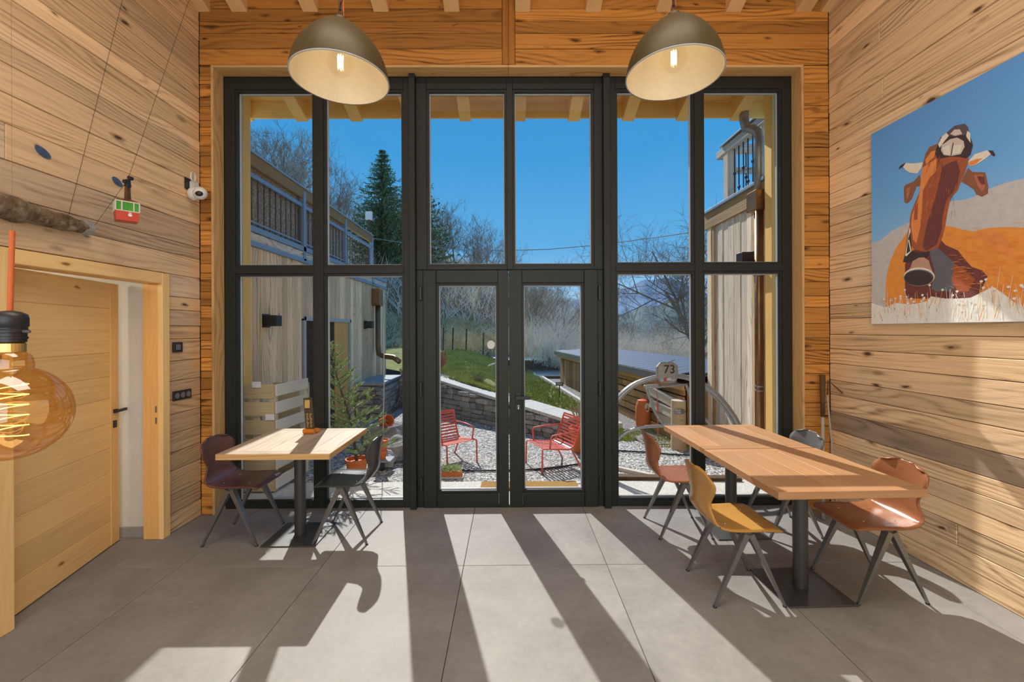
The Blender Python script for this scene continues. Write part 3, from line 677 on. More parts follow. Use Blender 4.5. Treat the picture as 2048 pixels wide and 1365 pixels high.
pendant(.794, 2.04, 2.868, 'bronze dome pendant lamp hanging on a chain above the right side')

# ---- big globe bulb close to the camera on an orange cord
by = .78; bp0 = at(21, 826, by); k_ = by/F; br = 93*k_
gb = empty('globe_bulb_pendant', bp0, label='large amber globe bulb with spiral filament hanging on an orange cord in the left foreground', cat='light bulb')
pr = []
for i in range(25): a = -PI/2+i*(PI*.885)/24; pr.append((max(.0008, .985*br*math.cos(a)), br*math.sin(a)))
pr += [(.36*br, 1.0*br), (.345*br, 1.13*br), (.31*br, 1.22*br), (.24*br, 1.28*br), (.22*br, 1.30*br)]
b = MB(); b.lathe(pr, bp0, 48); gl = b.build('globe', M_['amber'], gb, smooth=True)
b = MB(); b.lathe([(.205*br, 1.29*br), (.235*br, 1.30*br), (.235*br, 1.48*br), (.21*br, 1.50*br)], bp0, 28, cap0=True, cap1=True); b.build('screw_cap', M_['brass'], gb, smooth=False)
b = MB(); q = [(.20, 1.50), (.245, 1.51), (.245, 1.57), (.265, 1.575), (.265, 1.62), (.25, 1.63), (.25, 1.70), (.28, 1.71), (.285, 1.76), (.26, 1.78), (.26, 1.83), (.28, 1.85), (.28, 2.02), (.26, 2.10), (.16, 2.16), (.05, 2.18)]
b.lathe([(r*br, z*br) for r, z in q], bp0, 28); sk = smooth_angle(b.build('socket', M_['black'], gb), 50)
b = MB(); b.tube([bp0+V((.27*br, 0, 1.735*br)), bp0+V((.42*br, 0, 1.73*br))], .03*br, 8); b.build('screw', M_['steel'], sk)
b = MB(); pc = at(24.5, 462, by); b.tube([bp0+V((0, 0, 2.17*br)), pc], .0040*by/.78, 10); b.build('cord', M_['orange_cord'], gb)
b = MB(); b.tube([pc, (pc.x, pc.y, roof_z(by)-.01)], .00018, 4); b.build('suspension_wire', M_['darkwood'], gb)
b = MB(); pts = []
for i in range(140):
    t = i/139; a = t*2*PI*5.2; pts.append(bp0+V((.26*br*math.cos(a), .26*br*math.sin(a), br*(.62-1.15*t))))
b.tube(pts, .011*br, 6); b.build('filament', M_['filament'], gl, smooth=True)
b = MB(); b.tube([bp0+V((0, 0, 1.29*br)), bp0+V((0, 0, -.55*br))], .02*br, 8); b.build('stem', M_['clear'], gl)

# ---- printed canvas with the cow on the right wall
XP = XR-.028
pl, pb, ptop = onx(1743.4, 650, XP), onx(1743.4, 649, XP), onx(1743.4, 268, XP)
Y1, Z0, Z1 = pl.y, pb.z, ptop.z; Y0 = 1.30
cv = empty('canvas_print', (XP, (Y0+Y1)/2, Z0), label='large frameless canvas print of a brown horned cow with a bell against blue sky', cat='picture')
def canvas_mat():
    m, nt, b, out = new_mat('canvas_sky'); tc = N(nt, 'TexCoord'); s_ = N(nt, 'SeparateXYZ'); nt.links.new(tc.outputs['Object'], s_.inputs[0])
    f = math_(nt, 'MULTIPLY', s_.outputs[2], 1/(Z1-Z0)); c = ramp(nt, [(.0, (.55, .75, .95)), (.35, (.34, .66, 1.)), (.62, (.20, .52, .98)), (1., (.14, .40, .88))], f)
    nt.links.new(c, b.inputs['Base Color']); b.inputs['Roughness'].default_value = .42; b.inputs['Specular IOR Level'].default_value = .4; return m
b = MB(); b.cbox(XP, XR-.002, Y0, Y1, Z0, Z1, .002); b.build('canvas', canvas_mat(), cv)
pm = [plain('print_'+n_, tuple(min(.97, x*1.55) for x in c_), .45, 0, .35, .10, 25) for n_, c_ in (('cloud', (.42, .41, .40)), ('orange_coat', (.62, .235, .045)), ('shadow_coat', (.135, .045, .04)), ('red_coat', (.30, .085, .035)), ('bright_coat', (.60, .21, .06)),
      ('dark', (.05, .035, .035)), ('muzzle', (.48, .42, .37)), ('nose', (.10, .07, .085)), ('cream', (.62, .56, .47)), ('brown', (.21, .09, .05)), ('steel_grey', (.11, .11, .125)), ('bell', (.40, .24, .17)), ('pale_grass', (.68, .64, .56)), ('pink', (.36, .13, .08)), ('glow_grass', (.75, .42, .20)))]
IX = {n_: i for i, n_ in enumerate(('cloud', 'orange_coat', 'shadow_coat', 'red_coat', 'bright_coat', 'dark', 'muzzle', 'nose', 'cream', 'brown', 'steel_grey', 'bell', 'pale_grass', 'pink', 'glow_grass'))}
pb_ = MB(); lay = [0]
def A(x, y): return onx(1740+x/6.204, 220+y/6.204, XP)
def B(x, y): return onx(1740+x/5.688, 420+y/5.688, XP)
def clampP(p): return V((p.x, min(max(p.y, Y0+.002), Y1-.002), min(max(p.z, Z0+.002), Z1-.002)))
def layer(m, pts, f=None):
    lay[0] += 1; x = XP-.0004-lay[0]*.0001
    ps = [clampP(p if isinstance(p, Vector) else f(*p)) for p in pts]
    pb_.add([(x, p.y, p.z) for p in ps], [tuple(range(len(ps)))], IX[m])
E = lambda y, z: V((XP, y, z))
layer('cloud', [B(20, 380), B(130, 340), B(230, 250), B(330, 195), B(460, 140), B(700, 60), A(1010, 1130), A(1200, 1110), A(1330, 1060), A(1500, 970), A(1700, 900), A(1911, 850), E(2.1, Z0+1.0), E(1.7, Z0+.95), E(Y0, Z0+.7), E(Y0, Z0), E(Y1, Z0)])
layer('brown', [(420, 960), (440, 930), (540, 890), (620, 800), (640, 950), (580, 950), (540, 1060), (520, 1110), (480, 1150), (450, 1165), (425, 1140)], A)
layer('pink', [(450, 990), (500, 950), (490, 1040), (455, 1130)], A)
layer('brown', [(1130, 890), (1220, 720), (1270, 770), (1430, 775), (1450, 850), (1470, 950), (1465, 1040), (1390, 1080), (1320, 1050), (1290, 990), (1200, 930)], A)
layer('pink', [(1290, 810), (1400, 800), (1440, 900), (1420, 980), (1385, 1010), (1330, 930)], A)
layer('shadow_coat', [(1330, 820), (1420, 830), (1435, 920), (1390, 930), (1350, 880)], A)
layer('orange_coat', [B(180, 1110), B(180, 850), B(200, 700), B(240, 560), B(300, 430), B(380, 320), B(430, 250), B(700, 150), B(860, 180), B(950, 195), B(1060, 225), B(1180, 245), B(1300, 215), B(1430, 200), B(1600, 195), B(1752, 205), E(2.0, Z0+.50), E(1.75, Z0+.42), E(1.6, Z0+.2), E(1.55, Z0+.02), B(1752, 1200)])
layer('bright_coat', [B(1180, 260), B(1300, 235), B(1430, 240), B(1560, 330), B(1650, 520), B(1600, 560), B(1480, 480), B(1330, 400)])
layer('shadow_coat', [(400, 620), (470, 470), (800, 330), (860, 400), (1000, 460), (1080, 560), (1160, 650), (1280, 690), (1340, 760), (1250, 950), (1180, 1010), (400, 1010)], B)
layer('steel_grey', [(660, 400), (780, 440), (870, 520), (960, 600), (1010, 760), (930, 930), (760, 930), (700, 900), (740, 700), (700, 560)], B)
layer('red_coat', [(960, 610), (1080, 690), (1200, 790), (1120, 930), (1000, 930), (930, 800)], B)
layer('red_coat', [A(630, 960), A(600, 1060), A(560, 1150), A(510, 1280), A(495, 1365), B(455, 150), B(440, 250), B(430, 350), B(500, 450), B(640, 480), B(780, 430), B(830, 300), B(860, 180), B(880, 60), A(950, 1365), A(960, 1290), A(1000, 1100), A(1090, 1000), A(1130, 890), A(1180, 780), A(1220, 650), A(1230, 540), A(1200, 430), A(830, 450), A(700, 560), A(660, 650)])
layer('shadow_coat', [A(900, 700), A(1080, 620), A(1120, 760), A(1080, 960), A(950, 1120), A(900, 1340), B(820, 220), B(760, 400), B(640, 470), B(600, 420), B(640, 200), B(700, 0), A(780, 1200), A(850, 950)])
layer('bright_coat', [A(650, 720), A(830, 600), A(820, 760), A(740, 850), A(660, 1000), A(650, 1200), A(640, 1365), B(585, 30), B(575, 200), B(530, 380), B(490, 340), B(470, 180), B(480, 60), A(530, 1290), A(610, 1080), A(622, 960)])
layer('red_coat', [A(560, 1200), A(600, 1150), A(590, 1365), A(545, 1365)])
layer('brown', [(670, 640), (690, 550), (740, 460), (830, 425), (900, 380), (860, 520), (780, 600), (690, 690)], A)
layer('bright_coat', [(690, 620), (760, 520), (820, 500), (800, 580), (700, 680)], A)
layer('cream', [(410, 700), (450, 658), (540, 665), (665, 650), (640, 720), (590, 790), (500, 780), (440, 745)], A)
layer('dark', [(355, 740), (380, 690), (450, 655), (415, 705)], A)
layer('cream', [(1225, 640), (1300, 550), (1460, 500), (1510, 545), (1430, 610), (1300, 690), (1232, 695)], A)
layer('bright_coat', [(1226, 690), (1240, 640), (1330, 610), (1400, 600), (1300, 685)], A)
layer('dark', [(1470, 503), (1530, 505), (1560, 555), (1548, 580), (1505, 550)], A)
layer('dark', [(810, 545), (830, 470), (880, 340), (960, 280), (1050, 200), (1180, 170), (1222, 230), (1250, 330), (1282, 440), (1250, 560), (1200, 600), (1100, 580), (1000, 578), (900, 600), (840, 600)], A)
layer('cream', [(850, 430), (900, 325), (960, 282), (985, 320), (920, 400), (870, 470)], A)
layer('cream', [(1205, 245), (1250, 290), (1252, 410), (1200, 330)], A)
layer('nose', [(960, 292), (1040, 212), (1180, 172), (1225, 218), (1200, 310), (1130, 318), (1060, 325), (985, 320)], A)
layer('muzzle', [(1000, 300), (1050, 245), (1120, 240), (1150, 300), (1060, 322)], A)
layer('muzzle', [(885, 500), (900, 425), (960, 375), (1080, 343), (1165, 370), (1180, 460), (1130, 550), (1010, 572), (920, 560)], A)
layer('cream', [(900, 470), (1000, 430), (1000, 555), (930, 550)], A); layer('cream', [(1040, 440), (1150, 430), (1120, 535), (1030, 550)], A)
layer('dark', [(1035, 400), (1045, 415), (1015, 570), (1005, 570)], A)
layer('dark', [(895, 430), (985, 345), (1100, 322), (1180, 368), (1172, 388), (1090, 343), (1000, 363), (920, 420)], A)
layer('dark', [(380, 595), (400, 520), (440, 250), (456, 185), (472, 330), (480, 470), (560, 490), (690, 470), (650, 545), (480, 595)], B)
layer('cream', [(405, 520), (445, 270), (456, 195), (468, 240), (440, 330), (420, 500), (465, 470), (440, 350), (452, 340), (478, 470), (420, 530)], B)
layer('bell', [(400, 740), (470, 650), (490, 585), (560, 545), (620, 540), (675, 575), (695, 645), (740, 760), (565, 800)], B)
el = lambda cx, cy, rx, ry, n=28: [(cx+rx*math.cos(2*PI*i/n), cy+ry*math.sin(2*PI*i/n)) for i in range(n)]
layer('bell', el(565, 762, 180, 108), B); layer('cream', el(565, 760, 176, 104), B); layer('steel_grey', el(562, 772, 170, 94), B); layer('dark', el(558, 776, 160, 86), B)
layer('pale_grass', [B(20, 1060), B(180, 1110), B(300, 1060), B(480, 1080), B(650, 1040), B(700, 985), B(850, 1010), B(1000, 1010), B(1150, 1000), B(1300, 930), B(1400, 870), B(1560, 980), B(1752, 1130), E(1.9, Z0+.06), E(1.6, Z0+.10), E(Y0, Z0+.12), E(Y0, Z0), E(Y1, Z0)])
rnd = random.Random(9)
for i in range(330):
    y = Y1-rnd.random()**.9*(Y1-1.35); x_ = rnd.random(); z = Z0+rnd.uniform(.0, .14); h = rnd.uniform(.05, .13)*(1 if rnd.random() < .8 else 1.5); w = rnd.uniform(.002, .005); s_ = rnd.uniform(-.03, .03)
    m = rnd.choice(['pale_grass']*5+['glow_grass', 'cream', 'cream', 'orange_coat']); lay[0] = 60+i % 12
    layer(m, [E(y, z), E(y-w, z), E(y-w*.3+s_, z+h), E(y+w*.3+s_, z+h)])
    if rnd.random() < .33: layer(rnd.choice(['cream', 'pale_grass']), [E(y+s_+.010*math.cos(2*PI*k/7), z+h+.008*math.sin(2*PI*k/7)) for k in range(7)])
r2 = random.Random(31)
for i in range(260):       # hair strokes over the coat
    q = B(r2.uniform(860, 1740), r2.uniform(260, 900)) if i % 3 else A(r2.uniform(660, 1080), r2.uniform(640, 1340))
    if i % 3 and r2.random() < .5: q = E(q.y-r2.random()*.5, q.z)
    if i % 3 == 0 and not (-.02 < 0 < 1): continue
    L_ = r2.uniform(.02, .06); a = r2.uniform(-.5, .2) if i % 3 else r2.uniform(1.2, 1.7); dy, dz = L_*math.cos(a), L_*math.sin(a); lay[0] = 52+i % 6
    layer('bright_coat' if i % 3 else r2.choice(['red_coat', 'brown', 'bright_coat']), [E(q.y, q.z), E(q.y-dy, q.z+dz), E(q.y-dy-.002, q.z+dz-.003), E(q.y-.001, q.z-.002)])
pb_.build('print', pm, cv)

# ---- little cable car on its wires
wa0, wa1 = onx(137, 432, XL+.02), at(245, 0, 3.05)
wa2 = wa0+(wa1-wa0)*1.55
cz = at(256, 359, 2.86); w0, w1 = onx(186, 456, XL+.03), at(378, 0, 3.15); w2 = cz+(w1-cz)*1.5
b = MB(); b.tube([wa0, wa2], .0013, 5); o = b.build('cable_wire', M_['black'], loc=wa0); tag(o, 'thin wire without a cabin, slanting up the left plank wall', 'wire', 'wires of the model cable car')
b = MB(); b.tube([w0, cz, w2], .0013, 5); o = b.build('cable_wire', M_['black'], loc=w0); tag(o, 'thin wire that carries the small red cable car', 'wire', 'wires of the model cable car')
kc = at(253, 423, 2.86); sc_ = 2.86/F; ca = empty('model_cable_car', (cz.x, cz.y, cz.z), label='small tin model cable car, red below and green above, hanging from a wire', cat='toy')
def at_(dx, dy, dz): a = R(48); return kc+V((dx*math.cos(a)-dy*math.sin(a), dx*math.sin(a)+dy*math.cos(a), dz))
def rbox(b, x0, x1, y0, y1, z0, z1, tap=1.0, m=0):
    vs = [at_(x*(tap if z == z0 else 1), y*(tap if z == z0 else 1), z) for z in (z0, z1) for x, y in ((x0, y0), (x1, y0), (x1, y1), (x0, y1))]
    b.add(vs, [(3, 2, 1, 0), (4, 5, 6, 7), (0, 1, 5, 4), (1, 2, 6, 5), (2, 3, 7, 6), (3, 0, 4, 7)], m); return b
hw, hd = .060, .052
rbox(MB(), -hw, hw, -hd, hd, -.070, -.008, .93).build('lower_cabin', M_['red'], ca)
rbox(MB(), -hw*.97, hw*.97, -hd*.97, hd*.97, -.008, .056).build('window_band', M_['green'], ca)
b = MB(); rbox(b, -hw*1.01, hw*1.01, -hd*1.01, hd*1.01, -.011, -.005); rbox(b, -hw*1.01, hw*1.01, -hd*1.01, hd*1.01, .05, .058)
for sx in (-1, -.48, .52, 1):
    for sy in (-1, 1): rbox(b, sx*hw*.985-.0035, sx*hw*.985+.0035, sy*hd*.985-.0035, sy*hd*.985+.0035, -.008, .055)
for sy in (-.33, .33):
    for sx in (-1, 1): rbox(b, sx*hw*.985-.0035, sx*hw*.985+.0035, sy*hd-.0035, sy*hd+.0035, -.008, .055)
b.build('window_frame', M_['ivory'], ca)
b = MB(); vs = [at_(x, y, .058) for x, y in ((-hw*1.03, -hd*1.03), (hw*1.03, -hd*1.03), (hw*1.03, hd*1.03), (-hw*1.03, hd*1.03))]+[at_(x, y, .078) for x, y in ((-hw*.4, -hd*.4), (hw*.4, -hd*.4), (hw*.4, hd*.4), (-hw*.4, hd*.4))]
b.add(vs, [(3, 2, 1, 0), (4, 5, 6, 7), (0, 1, 5, 4), (1, 2, 6, 5), (2, 3, 7, 6), (3, 0, 4, 7)]); b.build('roof', M_['copper'], ca)
b = MB(); b.obox(at_(.006, 0, .07), at_(.006, 0, .175), .022, .03, (0, 1, 0), .016, .024); b.build('hanger', M_['darkwood'], ca)
b = MB()
for s_ in (-1, 1): q = cz+V((s_*.016, 0, -.004+s_*.012)); b.tube([q+V((0, -.012, 0)), q+V((0, .012, 0))], .013, 12)
b.obox(at_(.006, 0, .165), cz+V((0, 0, .0)), .03, .026, (0, 1, 0), .02, .014); b.build('carriage', M_['black'], ca)
b = MB(); q = at_(.012, -hd*.965-.0025, -.030)
a14 = R(48); ex = V((math.cos(a14), math.sin(a14), 0))
b.prism([q+ex*.011*math.cos(2*PI*i/14)+V((0, 0, .009*math.sin(2*PI*i/14)-.004)) for i in range(14)], ex.cross(V((0, 0, 1)))*.0015); b.prism([q+ex*dx+V((0, 0, dz)) for dx, dz in ((-.008, .007), (.008, .007), (.006, .013), (-.006, .013))], ex.cross(V((0, 0, 1)))*.0015)
b.build('badge', M_['letter'], ca)

# ---- gnarled log on the left wall, devices
lp = onx(170, 455, XL+.05); b = MB(); pts = []; rr = []
n = 40
for i in range(n):
    t = i/(n-1); y = lp.y-t*.95; pts.append(V((XL+.045+.006*noise.noise(V((t*9, 3, 0))), y, lp.z+.012*t+.01*noise.noise(V((t*7, 0, 1)))))); rr.append(.040+.018*noise.noise(V((t*11, 5, 2)))+.03*min(1, t*2.0))
b.tube(pts, rr, 14)
for k in range(9): t = rnd.uniform(.02, .5); q = lp+V((.03, -t*.95, rnd.uniform(-.04, .03))); b.blob(q, .022, .03, .018, .5, 8, 6, k)
b2 = empty('old_log', (XL+.045, lp.y-.47, lp.z), label='gnarled grey-brown piece of old log fixed to the left wall above the door', cat='log')
smooth_angle(b.build('trunk', M_['log'], b2), 60)
b = MB(); b.tube([lp+V((.0, .028, -.002)), lp+V((-.003, -.02, 0))], [.045, .047], 14); b.build('cut_end', M_['birch'], b2)

sp_ = onx(355, 695, XL+.01); sw = empty('wall_thermostat', (XL, sp_.y, sp_.z), label='black rectangular thermostat on the left wall above the socket strip', cat='thermostat')
MB().cbox(XL+.001, XL+.02, sp_.y-.048, sp_.y+.048, sp_.z-.042, sp_.z+.042, .004).build('housing', M_['black'], sw); MB().cbox(XL+.02, XL+.024, sp_.y-.030, sp_.y+.020, sp_.z-.022, sp_.z+.024, .002).build('display', M_['signgrey'], sw)
sp_ = onx(365, 790, XL+.01); sw = empty('socket_strip', (XL, sp_.y, sp_.z), label='black triple wall socket strip on the left wall beside the door casing', cat='socket')
MB().cbox(XL+.001, XL+.014, sp_.y-.10, sp_.y+.10, sp_.z-.04, sp_.z+.04, .003).build('plate', M_['black'], sw)
for k in (-1, 0, 1):
    b = MB(); n = 20; b.prism([(XL+.0142, sp_.y+k*.062+.024*math.cos(2*PI*i/n), sp_.z+.024*math.sin(2*PI*i/n)) for i in range(n)], (.002, 0, 0)); b.build('socket', M_['signgrey'], sw)
# white security camera with coiled cable
cp = at(397, 390, 3.72); cc = empty('security_camera', (XL, cp.y, cp.z), label='small white round security camera with coiled cable in the upper left corner', cat='camera')
b = MB(); q = onx(388, 388, XL+.05); b.blob(q, .05, .05, .058, 0, 18, 12); b.build('base', M_['white'], cc, smooth=True)
q2 = q+V((.075, -.03, -.005)); b = MB(); b.blob(q2, .055, .05, .055, 0, 20, 14); b.build('head', M_['white'], cc, smooth=True)
dl = (V((.35, -.85, -.35))).normalized(); b = MB(); b.blob(q2+dl*.032, .034, .026, .026, 0, 16, 10); b.build('lens', M_['black'], cc, smooth=True)
b = MB(); q3 = onx(384, 369, XL+.03); b.cbox(XL+.002, XL+.006, q3.y-.05, q3.y+.05, q3.z-.05, q3.z+.05, .001); b.build('wall_plate', M_['black'], cc)
b = MB(); b.cbox(XL+.006, XL+.05, q3.y+.0, q3.y+.055, q3.z-.035, q3.z+.03, .004); b.build('plug', M_['white'], cc)
b = MB(); q4 = q3+V((.01, -.015, .06)); pts = [q4+V((.01+.004*math.sin(i*1.3), .028*math.cos(i*.6), .04*math.sin(i*.6))) for i in range(44)]+[q3+V((.02, -.01, -.04)), q+V((0, 0, .05))]
b.tube(pts, .004, 6); b.build('cable', M_['white'], cc, smooth=True)

# ---- poles leaning in the right corner
p1, p0 = at(1659, 748, 3.70), gnd(1640, 1022); p0 = V((2.70, 3.66, .01)); p1 = V((2.80, 3.80, 1.24))
t = empty('walking_pole', p0, label='thick grey pole with a dark wooden head leaning in the right corner', cat='pole')
m1 = p0+(p1-p0)*.80; b = MB(); b.tube([p0, m1], .013, 10); b.build('shaft', M_['pole'], t, smooth=True)
b = MB(); b.tube([p0+(p1-p0)*.70, p1], [.017, .024], 10); b.build('head', M_['darkwood'], t, smooth=True)
p0b, p1b = V((2.80, 3.62, .008)), V((2.835, 3.79, 1.06)); t = empty('thin_stick', p0b, label='thin pale stick with a small bent hook beside the thicker pole in the right corner', cat='pole')
b = MB(); b.tube([p0b, p1b], .007, 8); b.build('shaft', M_['pole'], t); b = MB(); b.tube([p1b-V((0, 0, .02)), p1b+V((.01, 0, .13)), p1b+V((.045, -.05, .07)), p1b+V((.06, -.10, .03))], .006, 6); b.build('hook', M_['darkwood'], t)

# ================================================================== outside
def place(name, label, cat, loc, group=None, rz=0): return empty(name, loc, rz, label, cat, group)
# ---- roof overhang
ro = place('roof_overhang', 'timber roof overhang with spruce rafters outside above the glazing', 'roof', (0, 4.6, zu(4.6)))
for x in [-.505+.637*k for k in range(-4, 7)]: rafter(ro, x, 4.14, 5.02)
def soff(y0, y1, nm, mat, col=(1, 1, 1), lift=.20):
    p0, p1 = V((0, y0, zu(y0))), V((0, y1, zu(y1))); return board(nm, ro, (p0+p1)/2+SN*(lift+.012), (1, 0, 0), SL, 8.2, (p1-p0).length-.003, .022, mat, col)
for y0, y1 in ((4.1, 4.28), (4.28, 4.46), (4.46, 4.60), (4.66, 4.82), (4.82, 4.975)): soff(y0, y1, 'soffit_board', MW['eave'])
soff(4.59, 4.67, 'ventilation_strip', M_['galv'], lift=.206)
board('fascia', ro, (0, 4.985, zu(5.0)+.105), (1, 0, 0), (0, 0, 1), 8.2, .185, .02, MW['eave'])
MB().cbox(-4.1, 4.1, 5.03, 5.12, zu(5.0)+.075, zu(5.0)+.15, .01).build('gutter', M_['fascia'], ro)
for i, (x, lab) in enumerate(((-2.872, 'square timber post outside at the left end of the glazing'), (2.872, 'square timber post outside at the right end of the glazing'))):
    o = board('timber_post', None, (x, 4.60, 2.1), (0, 0, 1), (0, 1, 0), 4.25, .13, .13, MW['eave'], (.95, .95, .95), .006); tag(o, lab, 'post', 'timber posts of the overhang')

# ---- ground
g = MB(); g.box(-9, 9, 4.12, 4.70, -.10, -.015); o = g.build('concrete_apron', M_['concrete']); tag(o, 'pale exposed concrete strip outside along the glazing', 'paving', kind='structure')
g = MB(); g.add([(-12, 4.7, -.03), (14, 4.7, -.03), (14, 24, -.03), (-12, 24, -.03)], [(0, 1, 2, 3)]); o = g.build('gravel_yard', M_['gravel']); tag(o, 'grey gravel yard outside', 'gravel', kind='structure')
o = MB().cbox(fx(952), fx(1172), 4.43, 4.63, -.015, .012, .004).build('door_mat', M_['coir']); tag(o, 'brown coir doormat outside the glass doors', 'doormat')
WA, WB = V((-2.42, 9.62, 0)), V((.86, 6.45, 0)); wd = (WB-WA).normalized(); wn = V((wd.y, -wd.x, 0));
if wn.y > 0: wn = -wn
WLen = (WB-WA).length
def wtop(t): return .80+(.30-.80)*t
rnd = random.Random(4)
# dry stone retaining wall
rw = MB()
a0, a1, b0, b1 = WA-wn*.02, WB-wn*.02, WA-wn*.45, WB-wn*.45
rw.add([a0+V((0, 0, -.05)), a1+V((0, 0, -.05)), b1+V((0, 0, -.05)), b0+V((0, 0, -.05)), a0+V((0, 0, wtop(0)-.05)), a1+V((0, 0, wtop(1)-.05)), b1+V((0, 0, wtop(1)-.05)), b0+V((0, 0, wtop(0)-.05))],
       [(3, 2, 1, 0), (4, 5, 6, 7), (0, 1, 5, 4), (1, 2, 6, 5), (2, 3, 7, 6), (3, 0, 4, 7)])
rwo = rw.build('retaining_wall', M_['rock']); tag(rwo, 'dry stone retaining wall with pale coping running across behind the red chairs', 'stone wall')
def stonemesh(seed):
    r_ = random.Random(seed); b = MB(); b.cbox(-.5, .5, -.5, .5, -.5, .5, .12)
    b.v = [tuple(c+r_.uniform(-.06, .06) for c in p) for p in b.v]; me = bpy.data.meshes.new('stone'); me.from_pydata(b.v, [], b.f); me.materials.append(M_['rock']); return me
SM = [stonemesh(i) for i in range(7)]
def stones(parent, P0, dirv, nrm, length, ztop, zbot, hmin=.06, hmax=.12, lmin=.12, lmax=.34, depth=.12):
    z = zbot
    while z < max(ztop(0), ztop(1))-.03:
        h = rnd.uniform(hmin, hmax); s = 0
        while s < length:
            l = rnd.uniform(lmin, lmax); l = min(l, length-s+.05); tm = (s+l/2)/length
            if z+h*.6 < ztop(min(1, tm)):
                o = bpy.data.objects.new('stone', rnd.choice(SM)); COL.objects.link(o); o.parent = parent
                hh = min(h, ztop(min(1, tm))-z)
                c = P0+dirv*(s+l/2)+nrm*rnd.uniform(-.02, .025)+V((0, 0, z+hh/2)); 
                m = Matrix((dirv*l*.97, -nrm*depth, V((0, 0, hh*.96)))).transposed().to_4x4(); m = m @ Matrix.Rotation(rnd.choice((0, PI)), 4, 'Z'); m.translation = c-org(parent); o.matrix_local = m
            s += l
        z += h
stones(rwo, WA, wd, wn, WLen, lambda t: wtop(t)-.05, -.03)
ncp = 9
for i in range(ncp):
    t0, t1 = i/ncp, (i+1)/ncp; p0, p1 = WA+(WB-WA)*t0+V((0, 0, wtop(t0))), WA+(WB-WA)*t1+V((0, 0, wtop(t1)))
    b = MB(); q = wd*.006; b.obox(p0-wn*.20+q-V((0, 0, .02)), p1-wn*.20-q-V((0, 0, .02)), .46, .05); b.build('coping', M_['concrete'], rwo)

# grass bank behind it
PL0, PL1 = V((1.12, 14.7)), V((1.95, 6.3))
def path_x(y): return PL0.x+(PL1.x-PL0.x)*(PL0.y-y)/(PL0.y-PL1.y)
def lawn_z(x, y):
    s = path_x(y)-x; q = min(1, max(0, s/2.7)); q = q*q*(3-2*q)
    return -.03+(.62+.05*max(0, -x-.5)+.03*noise.noise(V((x*.8, y*.8, 0))))*q + max(0, y-13)*.03*q
def wall_y(x): return WA.y+(WB.y-WA.y)*(x-WA.x)/(WB.x-WA.x)
b = MB(); nx, ny = 40, 30; vs = []; fs = []
for i in range(nx+1):
    u = i/nx
    for j in range(ny+1):
        v = j/ny; y1_ = 19.; xx0 = -8.0
        x = xx0+(2.05-xx0)*u; ya = max(wall_y(x)+.30 if x < .9 else 6.35+(x-.9)*.2, 6.3); y = ya+(y1_-ya)*v; x = min(x, path_x(y)-.04)
        vs.append((x, y, lawn_z(x, y)))
for i in range(nx):
    for j in range(ny): q = i*(ny+1)+j; fs.append((q, q+ny+1, q+ny+2, q+1))
b.add(vs, fs); gl_ = b.build('lawn', M_['grass_ground'], smooth=True); tag(gl_, 'green grass bank above the stone wall', 'lawn', kind='structure')
b = MB(); rnd = random.Random(14)
for i in range(26000):
    x = rnd.uniform(-2.6, 2.0); ya = wall_y(x)+.35 if x < .9 else 6.5; y = ya+(18.5-ya)*rnd.random()**1.7
    if x > path_x(y)-.05 or ya > 18: continue
    if noise.noise(V((x*1.3, y*1.3, 4))) < -.42: continue
    z = lawn_z(x, y); h = rnd.uniform(.03, .085)*(1+.03*(y-6)); w = .006+.0012*y; a = rnd.uniform(0, PI); lx, ly = rnd.uniform(-.04, .04), rnd.uniform(-.04, .04)
    b.add([(x-w*math.cos(a), y-w*math.sin(a), z), (x+w*math.cos(a), y+w*math.sin(a), z), (x+lx, y+ly, z+h)], [(0, 1, 2)])
tag(b.build('grass', M_['grass']), 'short green grass growing on the bank', 'grass', kind='stuff')
# path, edging, sign
b = MB(); b.add([(path_x(15), 15, -.02), (path_x(6.2), 6.2, -.02), (2.75, 6.2, -.02), (1.85, 15, -.02)], [(0, 1, 2, 3)]); tag(b.build('garden_path', M_['path']), 'pale gravel path between the grass bank and the low shed', 'path', kind='structure')
for i, (p0, p1, lab) in enumerate((((path_x(14.7), 14.7), (path_x(7.2), 7.2), 'pale stone edging between grass bank and gravel path'), ((1.80, 14.4), (2.28, 8.9), 'pale edging board at the foot of the low shed'), ((1.14, 14.75), (1.84, 14.65), 'weathered timber sill across the far end of the gravel path'))):
    b = MB(); b.obox((*p0, .02), (*p1, .02), .09, .10); tag(b.build('path_edging', M_['white_edge'] if i < 2 else M_['darkwood']), lab, 'edging')
sg = gnd(1119, 790, 0); sg = at(1119, 785, 10.2); t = place('garden_sign', 'small dark plaque with two pale lines of text on a stake beside the gravel path', 'sign', (sg.x, sg.y, 0))
zc = at(1119, 768.5, 10.2).z; MB().cbox(sg.x-.012, sg.x+.012, sg.y+.0, sg.y+.02, -.02, zc, .002).build('stake', M_['darkwood'], t); MB().cbox(sg.x-.09, sg.x+.09, sg.y-.015, sg.y, zc-.042, zc+.042, .003).build('plaque', M_['black'], t)
b = MB(); b.box(sg.x-.068, sg.x+.02, sg.y-.017, sg.y-.0155, zc+.008, zc+.022).box(sg.x+.032, sg.x+.066, sg.y-.017, sg.y-.0155, zc+.008, zc+.022).box(sg.x-.066, sg.x+.06, sg.y-.017, sg.y-.0155, zc-.020, zc-.008); b.build('lettering', M_['letter'], t)
sm = at(985, 735, 13); 
